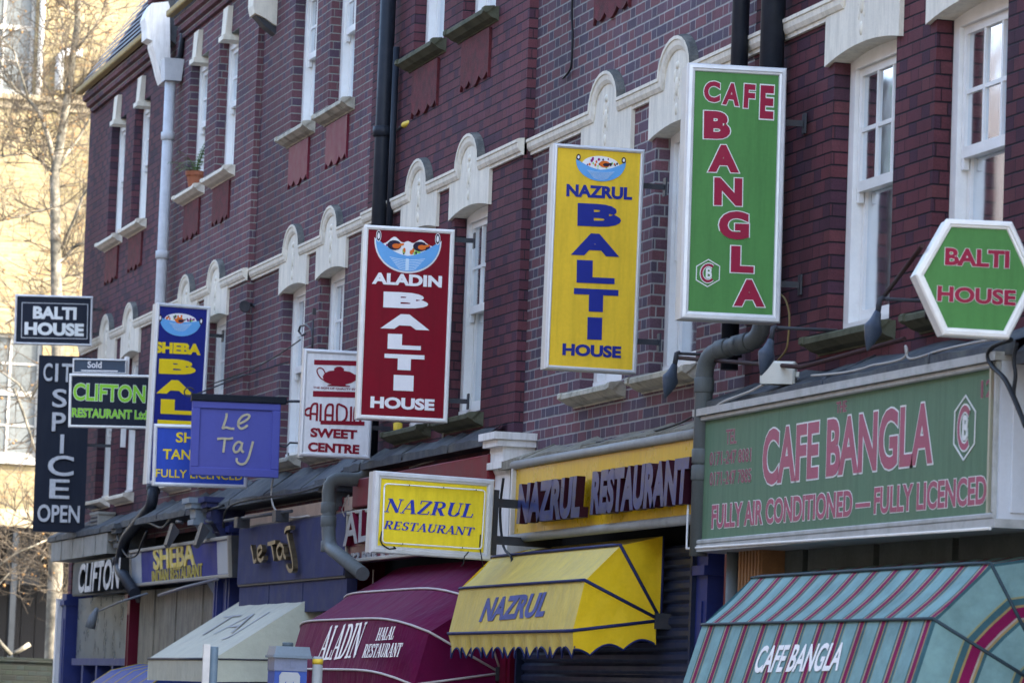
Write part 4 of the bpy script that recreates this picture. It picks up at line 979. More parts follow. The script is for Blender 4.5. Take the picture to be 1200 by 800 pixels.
# -- maroon upright sign
F = sign('projecting_sign', 'tall maroon upright sign reading ALADIN BALTI HOUSE in white letters', 'sign', ((427,264),(531,270),(525,495),(419,490)), 7.5, -6, .18, panel=P_RED, rim=WHITE, rw=.03, arms=(.12, .96), group='signs projecting over the street')
words(F, 'lettering', I_WHITE, wl('ALADIN', (435.8,332.5), (517.5,337), (436.8,319), .03), *[wl(c, *blk(*q), wgt=.05) for c, q in (('B',(449,501.5,341.5,360)), ('A',(445.8,503.3,367,384.5)), ('L',(454,493,390.8,408.5)), ('T',(450,496.8,414.2,432.5)), ('I',(460.8,484.2,439,457.2)))], wl('HOUSE', (433.8,477.6), (508.8,481.3), (434.6,464), .03))
bowl(F, 439, 516, 275, 316, 0)
# -- green hexagonal sign
F = sign('projecting_sign', 'green hexagonal sign reading BALTI HOUSE in crimson letters at the right edge', 'sign', ((1072,257),(1217,262),(1217,397),(1072,391)), 7.42, -9, .13, panel=P_GREEN, rim=WHITE, cab=WHITE, rw=.036, arms=(), outline=[(1105,392),(1181,396.5),(1216,328),(1185,261),(1110,257.5),(1073,322)], group='signs projecting over the street')
words(F, 'lettering', [I_CRIM, I_OUT], lambda b: T(b, F, 'BALTI', (1107,310.5), (1182.5,314.5), (1108,290), wgt=.042, out=.018, mo=1), lambda b: T(b, F, 'HOUSE', (1098,353), (1190,358.5), (1099,334.5), wgt=.042, out=.018, mo=1))
am = MB()
for px, py in ((1030, 355), (1085, 376)):
    p = atX(px, py, 7.68); am.tube([p, F.P(F.box[0]+.05 if py < 370 else F.box[0]+.1, p.z-F.o.z, -.07)], .012, 8)
am.build('bracket', RUST, F.t)
# -- small yellow sign with a neon tube round it
F = sign('projecting_sign', 'small lemon yellow sign reading NAZRUL RESTAURANT ringed by a thin white tube', 'sign', ((440,552),(578,562),(574,656),(434,646)), 7.12, 5, .13, panel=P_YELB, rim=ALU, rw=.048, arms=(), group='signs projecting over the street')
words(F, 'lettering', I_BLUEB, lambda b: TR(b, F, 'NAZRUL', (450,599.5), (558,606.5), (453,583.5), .22), lambda b: TR(b, F, 'RESTAURANT', (449,619), (556,627.5), (452,609.5), .22))
b = MB(); c4 = [F.hit(*q) for q in ((449,566.5),(567,574.5),(562.5,643),(446.5,635.5))]; pts = []
for i in range(4):
    p, q, r_ = Vector(c4[i-1]), Vector(c4[i]), Vector(c4[(i+1) % 4]); e = .025
    a, c = q+(p-q).normalized()*e, q+(r_-q).normalized()*e
    for t in (0, .33, .66, 1): v = a*(1-t)**2+q*2*t*(1-t)+c*t*t; pts.append(F.P(v.x, v.y, .03))
b.tube(pts+[pts[0]], .0055, 8); b.build('neon_tube', WHITE, F.t)
b = MB()
for px, py in ((478,568.5), (518,571.2), (556,573.8), (470,637), (540,641.5)): a, c = F.hit(px, py); b.tube([F.P(a, c, 0), F.P(a, c, .036)], .005, 6)
b.build('tube_clip', STEEL, F.t)
b = MB(); b.tube([F.P(*F.hit(*q), .02) for q in ((446.5,622), (444.5,632), (447,638), (455,643), (463,642), (460,640))], .005, 6); b.tube([F.P(*F.hit(*q), .02) for q in ((562,626), (561,640), (563,652), (565,664))], .004, 6); b.tube([F.P(*F.hit(*q), .02) for q in ((548,646), (543,652), (542,660), (539,663))], .004, 6); b.build('tube_lead', WIRE, F.t)
b = MB(); b.fbox(F, F.box[1]+.0, F.box[1]+.085, F.box[2]+.04, F.box[3]-.06, -.17, -.10); b.fbox(F, F.box[1], XW-F.o.x, .10, .16, -.15, -.12); b.fbox(F, F.box[1], XW-F.o.x, -.16, -.10, -.15, -.12); b.build('mounting_box', STEEL, F.t)
# -- white sweet shop sign
F = sign('projecting_sign', 'white sign with a dark red teapot reading ALADIN SWEET CENTRE', 'sign', ((357,409),(440,413),(432,538),(350,533)), 7.45, -5, .12, panel=P_WHITE, rim=ALU, rw=.03, arms=(.3,), group='signs projecting over the street')
def sweet(b):
    for x0, x1, y0, y1 in ((368,425,421.5,427.2), (366.5,424,457.8,464.5), (375.5,427,492.3,497)):
        b.fpoly(F, [F.hit(x0, y1), F.hit(x1, y1+1.5), F.hit(x1+.2, y0+1.5), F.hit(x0+.2, y0)], .001, .003)
    pot = [(380,447), (378,441), (380.5,437), (386,434.5), (391.5,434), (391.5,431.5), (395,429.5), (399.5,429.5), (403,431.8), (403,434.3), (410,435.5), (416,439), (421,437.5), (424,439), (419,444.5), (412,448.5), (405,450), (405,451.4), (410,452), (410,453.2), (383.5,452), (384,450.8), (389,450.3), (386,449.5)]
    b.fpoly(F, [F.hit(*p) for p in pot], .001, .004)
    script_strokes(b, F, [[(381,446), (376,443), (372.5,438), (371.5,433.5), (374.5,431), (378.5,432.5), (381,437)]], .010, 0, .001, .0036)
    T(b, F, 'THE SIGN OF QUALITY SWEETS', (367,455.5), (427,458.2), (367.2,452.6), wgt=.02, h1=.003)
    S = .018
    script_strokes(b, F, [[(364.5,478), (361,478.5), (357.8,481), (357.5,484.5), (360.5,486.5), (364.5,485.5)], [(363.8,492), (364.2,480), (366.5,474), (370,472.8), (371.8,475), (371,493)], [(364.5,484.5), (371.3,485)], [(376,473), (375.3,493.5)], [(381,494), (381.5,481), (384,474.8), (388,473.8), (390,476.5), (389.3,494.5)], [(381.8,486), (389.5,486.6)], [(394.8,494.3), (395.3,474.8), (401,475.2), (405.3,478), (406.3,484), (405,490.5), (400.5,494), (395,494.3)], [(411,494.5), (411.5,476)], [(415,494.8), (415.5,479), (418.5,476.5), (422,478), (422.5,482), (422,495)]], S, 0, .001, .0036)
    T(b, F, 'SWEET', (363.5,511.8), (418.3,514.6), (364.2,500.8), wgt=.045); T(b, F, 'CENTRE', (360.5,528.6), (420.8,532), (361.2,517.6), wgt=.045)
words(F, 'lettering', I_MAR, sweet)
# -- blue upright sign
F = sign('projecting_sign', 'tall royal blue upright sign reading SHEBA BALTI in yellow letters', 'sign', ((181,355),(243,359),(238,571),(175,566)), 7.5, 2, .20, panel=P_NAVY, rim=ALU, rw=.032, arms=(.1, .85), group='signs projecting over the street')
words(F, 'lettering', I_YEL, wl('SHEBA', (180.8,413.2), (235,416.2), (181.4,400), .04), *[wl(c, *blk(*q), wgt=.05) for c, q in (('B',(186,229.2,420,437.5)), ('A',(183,226.5,444.3,460.5)), ('L',(188,226,467.3,484.5)), ('T',(184,228,491.5,509)), ('I',(197,217,515,532)))], wl('HOUSE', (180,551), (232,554), (180.5,539), .03))
bowl(F, 186.5, 236, 368, 392, 2)
# -- mid blue landscape sign
F = sign('projecting_sign', 'mid blue sign reading SHEBA TANDOORI, FULLY LICENCED, below the tall blue one', 'sign', ((181,497),(292,500),(289,572),(178,568)), 7.3, -9, .13, panel=P_BLUE, rim=ALU, rw=.032, arms=(.5,), group='signs projecting over the street')
words(F, 'lettering', I_YEL, wl('SHEBA', (206,518), (262,520.5), (206.6,506), .006), wl('TANDOORI', (190.5,537.5), (277,541), (191,525.5), .006), wl('FULLY LICENCED', (182.4,558.5), (284,562.5), (182.8,549), -.004))
# -- violet blue board hung from a bar
F = sign('hanging_sign', 'violet blue framed board with a dark top rail reading Le Taj in gold script', 'sign', ((226,468),(330,472),(325,560),(222,556)), 7.42, -6, .05, panel=P_TAJ, cab=P_TAJ, flat=True, arms=(), group='signs projecting over the street')
a0, a1, b0, b1 = F.box; b = MB(); fw = .075
for q in ((a0, a1, b0, b0+fw), (a0, a1, b1-fw, b1), (a0, a0+fw, b0+fw, b1-fw), (a1-fw, a1, b0+fw, b1-fw)): b.fbox(F, *q, .0005, .022, bev=.006)
b.build('frame', P_TAJ, F.t)
b = MB(); b.fbox(F, a0-.01, a1+.05, b1-.012, b1+.055, -.08, .04, bev=.008); b.build('top_rail', P_BLACK2, F.t)
words(F, 'lettering', [I_GOLD], lambda b: script_strokes(b, F, [[(265.5,484), (265,489), (262.5,497), (261,501.5), (265,500.5), (270,502), (274.5,502)], [(278,497), (283.5,495), (290,491), (292.3,487), (289,485.6), (283.5,488), (279.5,493.5), (279.3,499), (282.5,502), (287,500.5), (290,498)], [(254.5,514), (261,513.5), (268,514), (273,513)], [(263.5,514), (262.5,522), (261.5,530)], [(283,519), (279.5,517.5), (275.5,520.5), (273.5,525.5), (275.5,529.5), (279.5,528), (283,522)], [(284,518), (282.5,526), (285.5,530)], [(296.5,517), (294,526), (291,536), (287,542.5), (281.5,543.5), (277.5,540.5), (277.5,536.5)]], .020, 0, .001, .010))
p = F.P(a0+.0, b1+.035, -.01); q = atX(338, 424, 7.66); am = MB(); am.tube([p, p.lerp(q, .5)+Vector((0, 0, .02)), q], .007, 6)
cu = [F.P(a0-.035+.055*math.cos(t)*(1-t/12), b1+.06+.055*math.sin(t)*(1-t/12), -.01) for t in [x*.45 for x in range(1, 16)]]; am.tube(cu, .007, 6); am.build('scroll_bracket', STEEL, F.t)
am = MB(); q = F.P(a1+.05, b1+.02, -.02); am.tube([q, Vector((XW-.02, q.y+.02, q.z+.01))], .012, 8); q2 = F.P(a1, b0+.30, -.02); am.tube([q2, q2+Vector((.06, 0, -.015)), q2+Vector((.10, 0, .03)), Vector((XW-.02, q2.y, q2.z+.03))], .009, 8); am.build('hook', STEEL, F.t)
# -- black sign with lime letters
F = sign('projecting_sign', 'black sign in a silver rim reading CLIFTON RESTAURANT Ltd in lime letters', 'sign', ((83,438),(184,440),(181,502),(79,500)), 7.4, -9, .10, panel=P_BLACK, rim=WHITE, rw=.024, arms=(.5,), group='signs projecting over the street')
words(F, 'lettering', [I_LIME, I_OUT], lambda b: T(b, F, 'CLIFTON', (85.5,468.8), (170,472), (86.5,448.5), wgt=.03, out=.02, mo=1), lambda b: T(b, F, 'RESTAURANT Ltd', (84,488.4), (172,491.6), (84.6,477.6), wgt=.035, out=.012, mo=1))
# -- estate board
F = sign('sold_board', 'small grey blue estate board reading Sold above the black and lime sign', 'sign', ((86,420),(149,421.5),(147.5,438),(85,437)), 7.45, -9, .02, panel=M_('slate_blue_panel', (.045, .07, .11), .4, .1), rim=WHITE, cab=WHITE, rw=.014, arms=(), group='signs projecting over the street')
words(F, 'lettering', I_WHITE, lambda b: T(b, F, 'Sold', (102.5,430.8), (119,431.3), (102.8,423), wgt=.02), lambda b: b.fbox(F, F.hit(95, 436)[0], F.hit(138, 436)[0], F.hit(95, 434.6)[1], F.hit(95, 433.2)[1], .001, .003))
b = MB(); p = F.P(F.box[1], 0, -.03); b.box((p.x-.02, p.y, p.z-.9), (p.x+.03, p.y+.05, p.z+.12)); b.build('post', WHITE, F.t)
b = MB(); b.box((p.x+.03, p.y+.01, p.z-.7), (XW-.01, p.y+.04, p.z-.65)); b.build('bracket', STEEL, F.t)
# -- tall dark sign at the far end
F = sign('projecting_sign', 'tall blue black upright sign reading CITY SPICE OPEN in silver letters', 'sign', ((46,416),(107,418),(98,624),(38,622)), 7.4, -9, .16, panel=P_BLACK, cab=M_('brown_cabinet', (.20, .15, .10), .6, .1), flat=True, arms=(.15, .5, .85), group='signs projecting over the street')
wl3 = lambda s, x0, x1, y0, y1, wgt=.012: (lambda b: T(b, F, s, (x0, y1), (x1, y1+(x1-x0)*.035), (x0+(y1-y0)*.045, y0), wgt=wgt, h1=.03))
words(F, 'lettering', I_WHITEG, wl3('C',50.5,61,425.5,446.5), wl3('I',64.3,67.8,426,447), wl3('T',72,84.5,426,447.5), wl3('Y',87,99,426.5,448), wl3('S',61,78,455.5,477), wl3('P',60.5,76.5,483,505), wl3('I',70,74.5,509,531), wl3('C',55.5,86,533,557), wl3('E',57.5,81,561,583.5), wl3('OPEN',43.5,93,590.5,611,.02))
# -- small dark sign highest on the left
F = sign('projecting_sign', 'small blue black sign reading BALTI HOUSE, highest at the left edge of the terrace', 'sign', ((18,345),(109,348),(107,405),(17,403)), 7.5, -9, .10, panel=P_BLACK, rim=ALU, rw=.022, cab=ALU, arms=(.25, .75), group='signs projecting over the street')
words(F, 'lettering', I_OUT, wl('BALTI', (38.5,373.3), (89.5,374.8), (39,358.6), .03), wl('HOUSE', (28.5,392), (98,394.2), (29,377), .035))
b = MB(); c4 = [F.hit(*q) for q in ((26,354.5),(103,356.5),(102,397),(25,395.5))]
for i in range(4):
    p, q = c4[i], c4[(i+1) % 4]; ribbon(b, lambda v, h: F.P(v[0], v[1], h), [p, q], .008, .001, .003+.0002*i, 0)
b.build('border', I_WHITEG, F.t)

# ================================================================== shop fascia signs (flat along the street)
def fascia(name, label, corners, X, depth=.12, panel=None, rim=None, rw=.03, back=STEEL, rimh=.025, tilt=0.):
    """a long sign lying along the wall; tilt leans its top forward"""
    TL, TR_, BR, BL = corners
    L = [atX(*c, X) for c in corners]; y1 = (L[0].y+L[3].y)/2; y0 = (L[1].y+L[2].y)/2; z1 = (L[0].z+L[1].z)/2; z0 = (L[2].z+L[3].z)/2
    F = Frame((X, y1, z0), (0, -1, 0), (-math.sin(R(tilt)), 0, math.cos(R(tilt)))); t = thing(name, label, 'shop sign', F.matrix(), 'shop signs along the fronts')
    W, Hh = y1-y0, z1-z0; F.t = t; F.box = (0, W, 0, Hh)
    b = MB(); b.fbox(F, 0, W, 0, Hh, -depth, -.012); b.build('backing', back, t)
    b = MB(); b.fbox(F, rw*.6, W-rw*.6, rw*.6, Hh-rw*.6, -.011, 0); b.build('panel', panel, t)
    if rim:
        b = MB()
        for q in ((0, W, 0, rw), (0, W, Hh-rw, Hh), (0, rw, rw, Hh-rw), (W-rw, W, rw, Hh-rw)): b.fbox(F, *q, -.01, rimh, bev=.006)
        b.build('rim', rim, t)
    return F
# -- long green cafe sign, a deep box with a white return end
XF = 7.38
F = fascia('fascia_sign', 'long faded green sign reading CAFE BANGLA, FULLY AIR CONDITIONED, in crimson letters', ((819,490),(1172,423),(1172,607),(819,638)), XF, .34, P_GREENF, M_('aged_aluminium', (.42, .44, .43), .45, .1, 10, .5, (.14, .15, .13)), .028, P_GREENF, .03)
a0, a1, b0, b1 = F.box
b = MB(); b.fbox(F, a1-.105, a1-.085, b0+.02, b1-.02, .0, .022); b.build('divider', M_('yellowed_strip', (.46, .44, .33), .5, .1), F.t)
b = MB(); b.fbox(F, a1+.002, a1+.022, b0-.01, b1+.01, -.50, .01); b.fbox(F, a1+.022, a1+.035, b0+.03, b1-.03, -.44, -.05, bev=.004); b.build('end_return', M_('pale_blue_white', (.58, .63, .68), .5, .05, 4, .2, (.42, .45, .47)), F.t)
b = MB(); b.fbox(F, a0-.02, a1+.03, b1+.002, b1+.045, -.05, .05); b.fbox(F, a0-.02, a1+.03, b0-.045, b0-.002, -.30, .03); b.build('edge_rail', M_('aged_aluminium', (.42, .44, .43)), F.t)
b = MB()
e = a0-.10; b.tube([F.P(e, b1*.42, .03), F.P(e, b0-.02, .03), F.P(a1, b0-.05, .04)], .008, 6); b.build('guard_rail', WHITE, F.t)
def cafe(b):
    T(b, F, 'CAFE BANGLA', (893.5,569), (1093,543.2), (893.5,504), wgt=.03, out=.022, mo=1)
def cafe3(b):
    T(b, F, 'FULLY AIR CONDITIONED — FULLY LICENCED', (834,619.5), (1156,590.5), (834,591.5), wgt=.026, out=.024, mo=1, h0=.0006, h1=.003)
words(F, 'lettering', [I_CRIMF, I_OUT], cafe, cafe3); words(F, 'small_lettering', [M_('washed_crimson_lettering', (.26, .07, .11), .5, .2), M_('faint_outline', (.36, .42, .36), .5, .1)], lambda b: T(b, F, 'TEL', (851,520.5), (863.5,519), (851,503.5), wgt=.01, out=.02, mo=1), lambda b: T(b, F, '0171-247 8081', (832,545.5), (880.5,540.5), (832,530), wgt=.008, out=.022, mo=1), lambda b: T(b, F, '0171-247 7885', (832,569), (880.5,564.5), (832,553.5), wgt=.008, out=.022, mo=1), lambda b: T(b, F, 'THE', (980.5,484), (992.5,482), (980.5,471), wgt=.02, out=.02, mo=1), lambda b: T(b, F, '128', (1150,466.5), (1173,463), (1150,446), wgt=.02, out=.015, mo=1))
hexlogo(F, 1131, 501, 12.5, 39, cr=I_CRIMF)
# -- yellow board with deep blue letters
F = fascia('fascia_sign', 'long glossy yellow board with raised dark blue letters reading NAZRUL RESTAURANT', ((604,546),(822,506),(822,605),(602,633)), 7.42, .12, P_YELG, None, .03, BOARD)
a0, a1, b0, b1 = F.box; b = MB()
for q in (b0, b1): b.tube([F.P(a0-.02, q, .01), F.P(a1+.02, q, .01)], .032, 10)
b.build('edge_rail', M_('grey_tube', (.30, .31, .30), .5, .1, 8, .4, (.13, .13, .12)), F.t); b = MB(); b.fbox(F, a0-.01, a0+.02, b0, b1, -.02, .03); b.build('end_strip', ALU, F.t)
b = MB(); FR = Frame(F.o+F.n*.115, F.ex, F.ez); script = (lambda s, bl, br, tl, ext: T(b, FR, s, bl, br, tl, wgt=.055, h0=-.06, h1=.0, mi=0, mside=1, shear=.12, ext=ext))
script('NAZRUL', (605,614), (679,606), (606.5,567), 1.0); b.build('raised_lettering', [I_NAZF, I_NAZS], F.t); b = MB(); script('RESTAURANT', (691,603.5), (806,590), (693,552), 1.0); b.build('raised_lettering', [I_NAZF, I_NAZS], F.t)

# -- crimson sign of the maroon shop
F = fascia('fascia_sign', 'crimson shop sign with silver letters, mostly hidden behind the small yellow sign', ((406,597),(566,578),(566,637),(410,665)), 7.42, .1, CRIM, M_('pale_edge', (.42, .40, .34), .6, .1), .03)
words(F, 'raised_lettering', [M_('tarnished_silver', (.34, .35, .36), .5, .25, 30), CRIM], lambda b: T(b, F, 'ALADIN', (408.5,640), (500,619), (408.5,603), wgt=.02, h1=.05, mside=1), lambda b: T(b, F, '132 BRICK LANE', (408.5,660.5), (484,650), (408.5,648.5), wgt=.03, h1=.012))
b = MB(); b.fbox(F, F.box[0], F.box[1], F.box[3]+.03, F.box[3]+.27, -.09, -.02, bev=.01); b.build('cornice_board', M_('faded_red_board', (.17, .018, .026), .6, .2, 5, .4, (.12, .03, .03)), F.t)
b = MB(); b.tube([F.P(*F.hit(*q), .04) for q in ((409,605),(406,597),(411,585),(414,580),(414,592))], .005, 6); b.build('lead', WIREW, F.t)
# -- worn blue fascia
F = fascia('fascia_sign', 'worn dark blue fascia with bronze script letters reading le Taj', ((276,616),(400,601),(409,666),(281,695)), 7.42, .15, P_TAJF, None)
b = MB(); script_strokes(b, F, [[(303,640), (305,648), (306.5,658), (309.5,656)], [(312,651), (316,645), (314.5,640), (311,644), (311.5,653), (314.5,657), (318,653)], [(323,637.5), (332,635)], [(327,637), (329,646), (330.5,656)], [(341,640), (337,638), (334,644), (335.5,653), (339,653), (341.5,642), (342,650), (344.5,654)], [(346,626), (349,640), (352,656), (352.5,667), (348.5,668.5), (345.5,662)], [(343,624), (345,619.5), (350,618)]], .035, 0, .03, .075); b.build('raised_lettering', [I_BRONZE], F.t)
a0, a1, b0, b1 = F.box; b = MB(); b.fbox(F, a0, a1, b0-.27, b0-.004, -.12, -.03)
for q in (.3, .62): b.fbox(F, a0+(a1-a0)*q, a0+(a1-a0)*q+.02, b0-.265, b0-.01, -.03, -.022)
b.build('lower_board', P_TAJF, F.t); b = MB(); b.fbox(F, a0, a1, b1+.004, b1+.12, -.14, -.05); b.build('upper_board', M_('bare_wood', (.42, .31, .24), .7, .15, 6, .4, (.2, .17, .15)), F.t)
b = MB(); b.tube([F.P(a0-.1, b1+.06, .12), F.P(a1*.62, b1+.05, .10)], .016, 8)
for q in (.12, .50): b.fbox(F, a0+(a1-a0)*q, a0+(a1-a0)*q+.16, b1-.03, b1+.07, .04, .16)
b.build('lamp_rail', STEEL, F.t)
# -- blue and yellow sign leaning forward
F = fascia('fascia_sign', 'blue and yellow shop sign reading SHEBA INDIAN RESTAURANT tilted under floodlights', ((151,645),(268,628),(276,672),(160,690)), 7.40, .1, P_NAVY, M_('tan_grey_frame', (.30, .28, .24), .6, .15), .035, tilt=4)
a0, a1, b0, b1 = F.box
for u0, u1 in ((a0+.04, F.hit(166,668)[0]), (F.hit(255,652)[0], a1-.04)): b = MB(); b.fbox(F, u0, u1, b0+.04, b1-.04, 0, .004); b.build('grey_panel', M_('grey_panel', (.34, .38, .42), .4, .1), F.t)
words(F, 'lettering', [M_('worn_yellow', (.62, .48, .06), .5, .3, 12, .8, (.6, .6, .55)), I_WHITE, M_('dull_ochre', (.38, .31, .06), .5, .3, 12)], lambda b: T(b, F, 'SHEBA', (181,668), (229,661.5), (180,641), wgt=.03, h1=.012, mi=0), lambda b: T(b, F, 'INDIAN RESTAURANT', (179,684), (238,675.5), (179,668.5), wgt=.015, h1=.010, mi=2))
for px in (212, 247):
    b = MB(); p = F.P(*F.hit(px, 631), .10); q = F.P(*F.hit(px+4, 612), .02); b.prism([p+Vector((-.03, .09, -.09)), p+Vector((-.03, -.09, -.09)), p+Vector((.07, -.09, .08)), p+Vector((.07, .09, .08))], [p+Vector((-.06, .09, -.06)), p+Vector((-.06, -.09, -.06)), p+Vector((.0, -.08, .16)), p+Vector((.0, .08, .16))]); b.tube([p+Vector((.05, 0, .18)), q], .018, 6); b.build('floodlight', STEEL, F.t)
# -- black and white letters of the end shop
F = fascia('fascia_sign', 'weathered end shop sign with thick white letters reading CLIFTON', ((82,658),(148,652),(150,692),(88,698)), 7.40, .1, M_('weathered_grey_board', (.10, .11, .11), .7, .25, 5, .5, (.2, .2, .18)), None)
b = MB(); FR = Frame(F.o+F.n*.14, F.ex, F.ez); T(b, FR, 'CLIFTON', (91,695), (140,689), (90,661), wgt=.03, h0=-.12, h1=.0, mi=0, mside=1, shear=.15); b.build('raised_lettering', [M_('chipped_white', (.60, .60, .58), .6, .3, 9, .9, (.06, .06, .07)), DARK], F.t)

# ================================================================== awnings
def stripe_attr(o, mb):
    at = o.data.attributes.new('stripe', 'FLOAT', 'POINT')
    for i, q in enumerate(mb.at): at.data[i].value = q
    return o
def dutch(name, label, y_near, y_far, pivz, hoops, mats, rim=.012, valance=None, curved=0., trim=None, stripe=False, XWALL=7.62, topz=None, fold=.0):
    """a folding hooped awning: hoops are (x out, z) corners of the canvas; ends fan back to pivots on the wall"""
    M = Matrix.Translation((XWALL, y_near, pivz)); t = thing(name, label, 'awning', M, 'shop awnings over the pavement')
    pn, pf = Vector((XWALL, y_near, pivz)), Vector((XWALL, y_far, pivz))
    H_ = [(XWALL, topz)]+list(hoops); front, sides, tr = MB(), (MB(), MB()), MB()
    def bow(yn_, yf_, x, z, n=20):
        out = []
        for i in range(n+1):
            s_ = i/n; k = 1-(2*s_-1)**6; out.append(Vector((x+curved*(1-k)*.9, yn_+(yf_-yn_)*s_, z-curved*.5*(1-k))))
        return out
    n = 20; ringsF = [bow(y_near, y_far, x, z) for x, z in H_]
    # canvas sags a little between hoops
    for a in range(len(H_)-1):
        m = 5; prev = ringsF[a]
        for k in range(1, m+1):
            f_ = k/m; cur = [p.lerp(q, f_)+Vector((.5, 0, -.5))*((.018 if a < len(H_)-2 else .0)*math.sin(math.pi*f_)) for p, q in zip(ringsF[a], ringsF[a+1])]
            base = len(front.v); front.v += prev+cur
            for i in range(n): front.f.append([base+i, base+i+1, base+n+1+i+1, base+n+1+i]); front.m.append(0); front.sm.append(True)
            prev = cur
        for pv, idx in ((pn, 0), (pf, n)):
            side = sides[idx > 0]; A, B = ringsF[a][idx], ringsF[a+1][idx]; c = (A+B+pv)/3+Vector((0, .02 if idx == 0 else -.02, 0)); dd = (pv-A).cross(B-A).length/(B-A).length; side.at = getattr(side, 'at', [])+[0, 0, dd, dd/3, 0, dd/2, dd/2]
            k = len(side.v); side.v += [A, B, pv, c, (A+B)/2, (B+pv)/2, (A+pv)/2]
            for f_ in ((0, 4, 3), (4, 1, 3), (1, 5, 3), (5, 2, 3), (2, 6, 3), (6, 0, 3)): side.f.append([k+i for i in f_]); side.m.append(0); side.sm.append(True)
    for a in range(1, len(H_)):
        off = Vector((-.006, 0, .006)); tr.tube([pn+off]+[p+off for p in ringsF[a]]+[pf+off], rim, 6)
    for y in (y_near, y_far): tr.tube([Vector((XWALL-.005, y, topz)), Vector((XWALL-.005, y, pivz))], rim*.8, 6)
    o = front.build('canopy', mats[0], t); [stripe_attr(q.build('side_panel', mats[1], t), q) for q in sides]; tr.build('piping', trim, t)
    x, z = hoops[-1]
    if valance:
        dz, waves, mv = valance; vb, vt = MB(), MB(); edge = ringsF[-1]; L_ = y_far-y_near; N = 170 if waves else 20
        def P_(s_):
            f_ = s_*n; i = min(n-1, int(f_)); return edge[i].lerp(edge[i+1], f_-i)
        for i in range(N):
            s0, s1 = i/N, (i+1)/N; a, c = P_(s0), P_(s1)
            d = lambda s_: dz-(dz*.42*abs(math.cos(math.pi*s_*waves)) if waves else 0)
            f0 = .012*math.sin(s0*70); f1 = .012*math.sin(s1*70)
            vb.quad(a, c, c+Vector((.02+f1, 0, -d(s1))), a+Vector((.02+f0, 0, -d(s0)))); 
        bot = [P_(i/N)+Vector((.016+.012*math.sin(i/N*70), 0, -(dz-(dz*.42*abs(math.cos(math.pi*i/N*waves)) if waves else 0)))) for i in range(N+1)]
        if waves: vt.tube(bot, .007, 4)
        sv, sw = MB(), 2.5; E0 = ringsF[-1][0]; M_n = 40; bots = []
        ds = lambda s_: (dz-(dz*.32*abs(math.cos(math.pi*s_*sw)) if waves else 0))*(1-.12*s_)
        for i in range(M_n):
            s0, s1 = i/M_n*.93, (i+1)/M_n*.93; a, c = E0.lerp(pn, s0), E0.lerp(pn, s1)
            sv.quad(c, a, a+Vector((.01, .005, -ds(s0/.93))), c+Vector((.01, .005, -ds(s1/.93))))
            bots.append(a+Vector((.01, -.003, -ds(s0/.93))))
        if waves: vt.tube(bots, .007, 4)
        vb.build('valance', mv[0], t); sv.build('side_valance', mv[1], t)
        if waves: vt.build('valance_piping', trim, t)
    for p in (pn, pf):
        fr = MB(); fr.box((p.x-.05, p.y-.02, p.z-.05), (p.x+.06, p.y+.02, p.z+.05)); fr.build('pivot', STEEL, t)
    pl = []
    for a in range(len(H_)-1):
        A, B = Vector((H_[a][0], y_far, H_[a][1])), Vector((H_[a+1][0], y_far, H_[a+1][1])); pl.append(Frame(A, (0, -1, 0), A-B))
    return t, pl
E_ = EYE
tN, pl = dutch('awning', 'yellow hooped awning with blue piping and scalloped edge, NAZRUL printed on it', 23.95, 27.08, E_+.53, [(7.33, E_+1.0), (7.10, E_+.765), (7.03, E_+.44)], (FAB_YELT, FAB_YEL), trim=TRIMB, valance=(.165, 17, (FAB_YELT, FAB_YEL)), topz=E_+1.075, rim=.011)
G = pl[2]; b = MB(); G2 = Frame(G.o+G.n*.004, G.ex, G.ez); T(b, G2, 'NAZRUL', (561,728.5), (637,722), (566,701), wgt=.04, h0=.0, h1=.0015, shear=.25); b.build('lettering', I_AWB, tN)
tC, pl = dutch('awning', 'turquoise awning with crimson stripes and CAFE BANGLA in white letters', 17.62, 21.15, E_+.10, [(7.26, E_+.735), (6.97, E_+.455), (6.82, E_-.02)], (FAB_STR, FAB_STRS), trim=TRIMG, topz=E_+.80, rim=.009, XWALL=7.64)
G = pl[2]; b = MB(); G2 = Frame(G.o+G.n*.004, G.ex, G.ez); T(b, G2, 'CAFE BANGLA', (882,788), (981,785.5), (885,756.5), wgt=.02, h0=.0, h1=.0015, shear=.1); b.build('lettering', I_WHITE, tC)
tA, pl = dutch('awning', 'bowed maroon awning with pale piping reading ALADIN HALAL RESTAURANT', 27.75, 31.9, E_+.18, [(7.24, E_+.80), (6.88, E_+.56), (6.78, E_+.17)], (FAB_MAR, FAB_MAR), trim=TRIMW, valance=(.22, 0, (FAB_MAR, FAB_MAR)), topz=E_+1.03, curved=.20, rim=.009)
G = pl[2]; b = MB(); G2 = Frame(G.o+G.n*.004, G.ex, G.ez)
for q in (('ALADIN', (371,773.5), (419,769.5), (374,735), .25), ('HALAL', (440,750), (461,748.5), (441,735.5), .15), ('RESTAURANT', (424,770), (468,769), (425,754.5), .1)): b = MB(); TR(b, G2, *q, h0=.0, h1=.002); b.build('lettering', I_WHITE, tA)
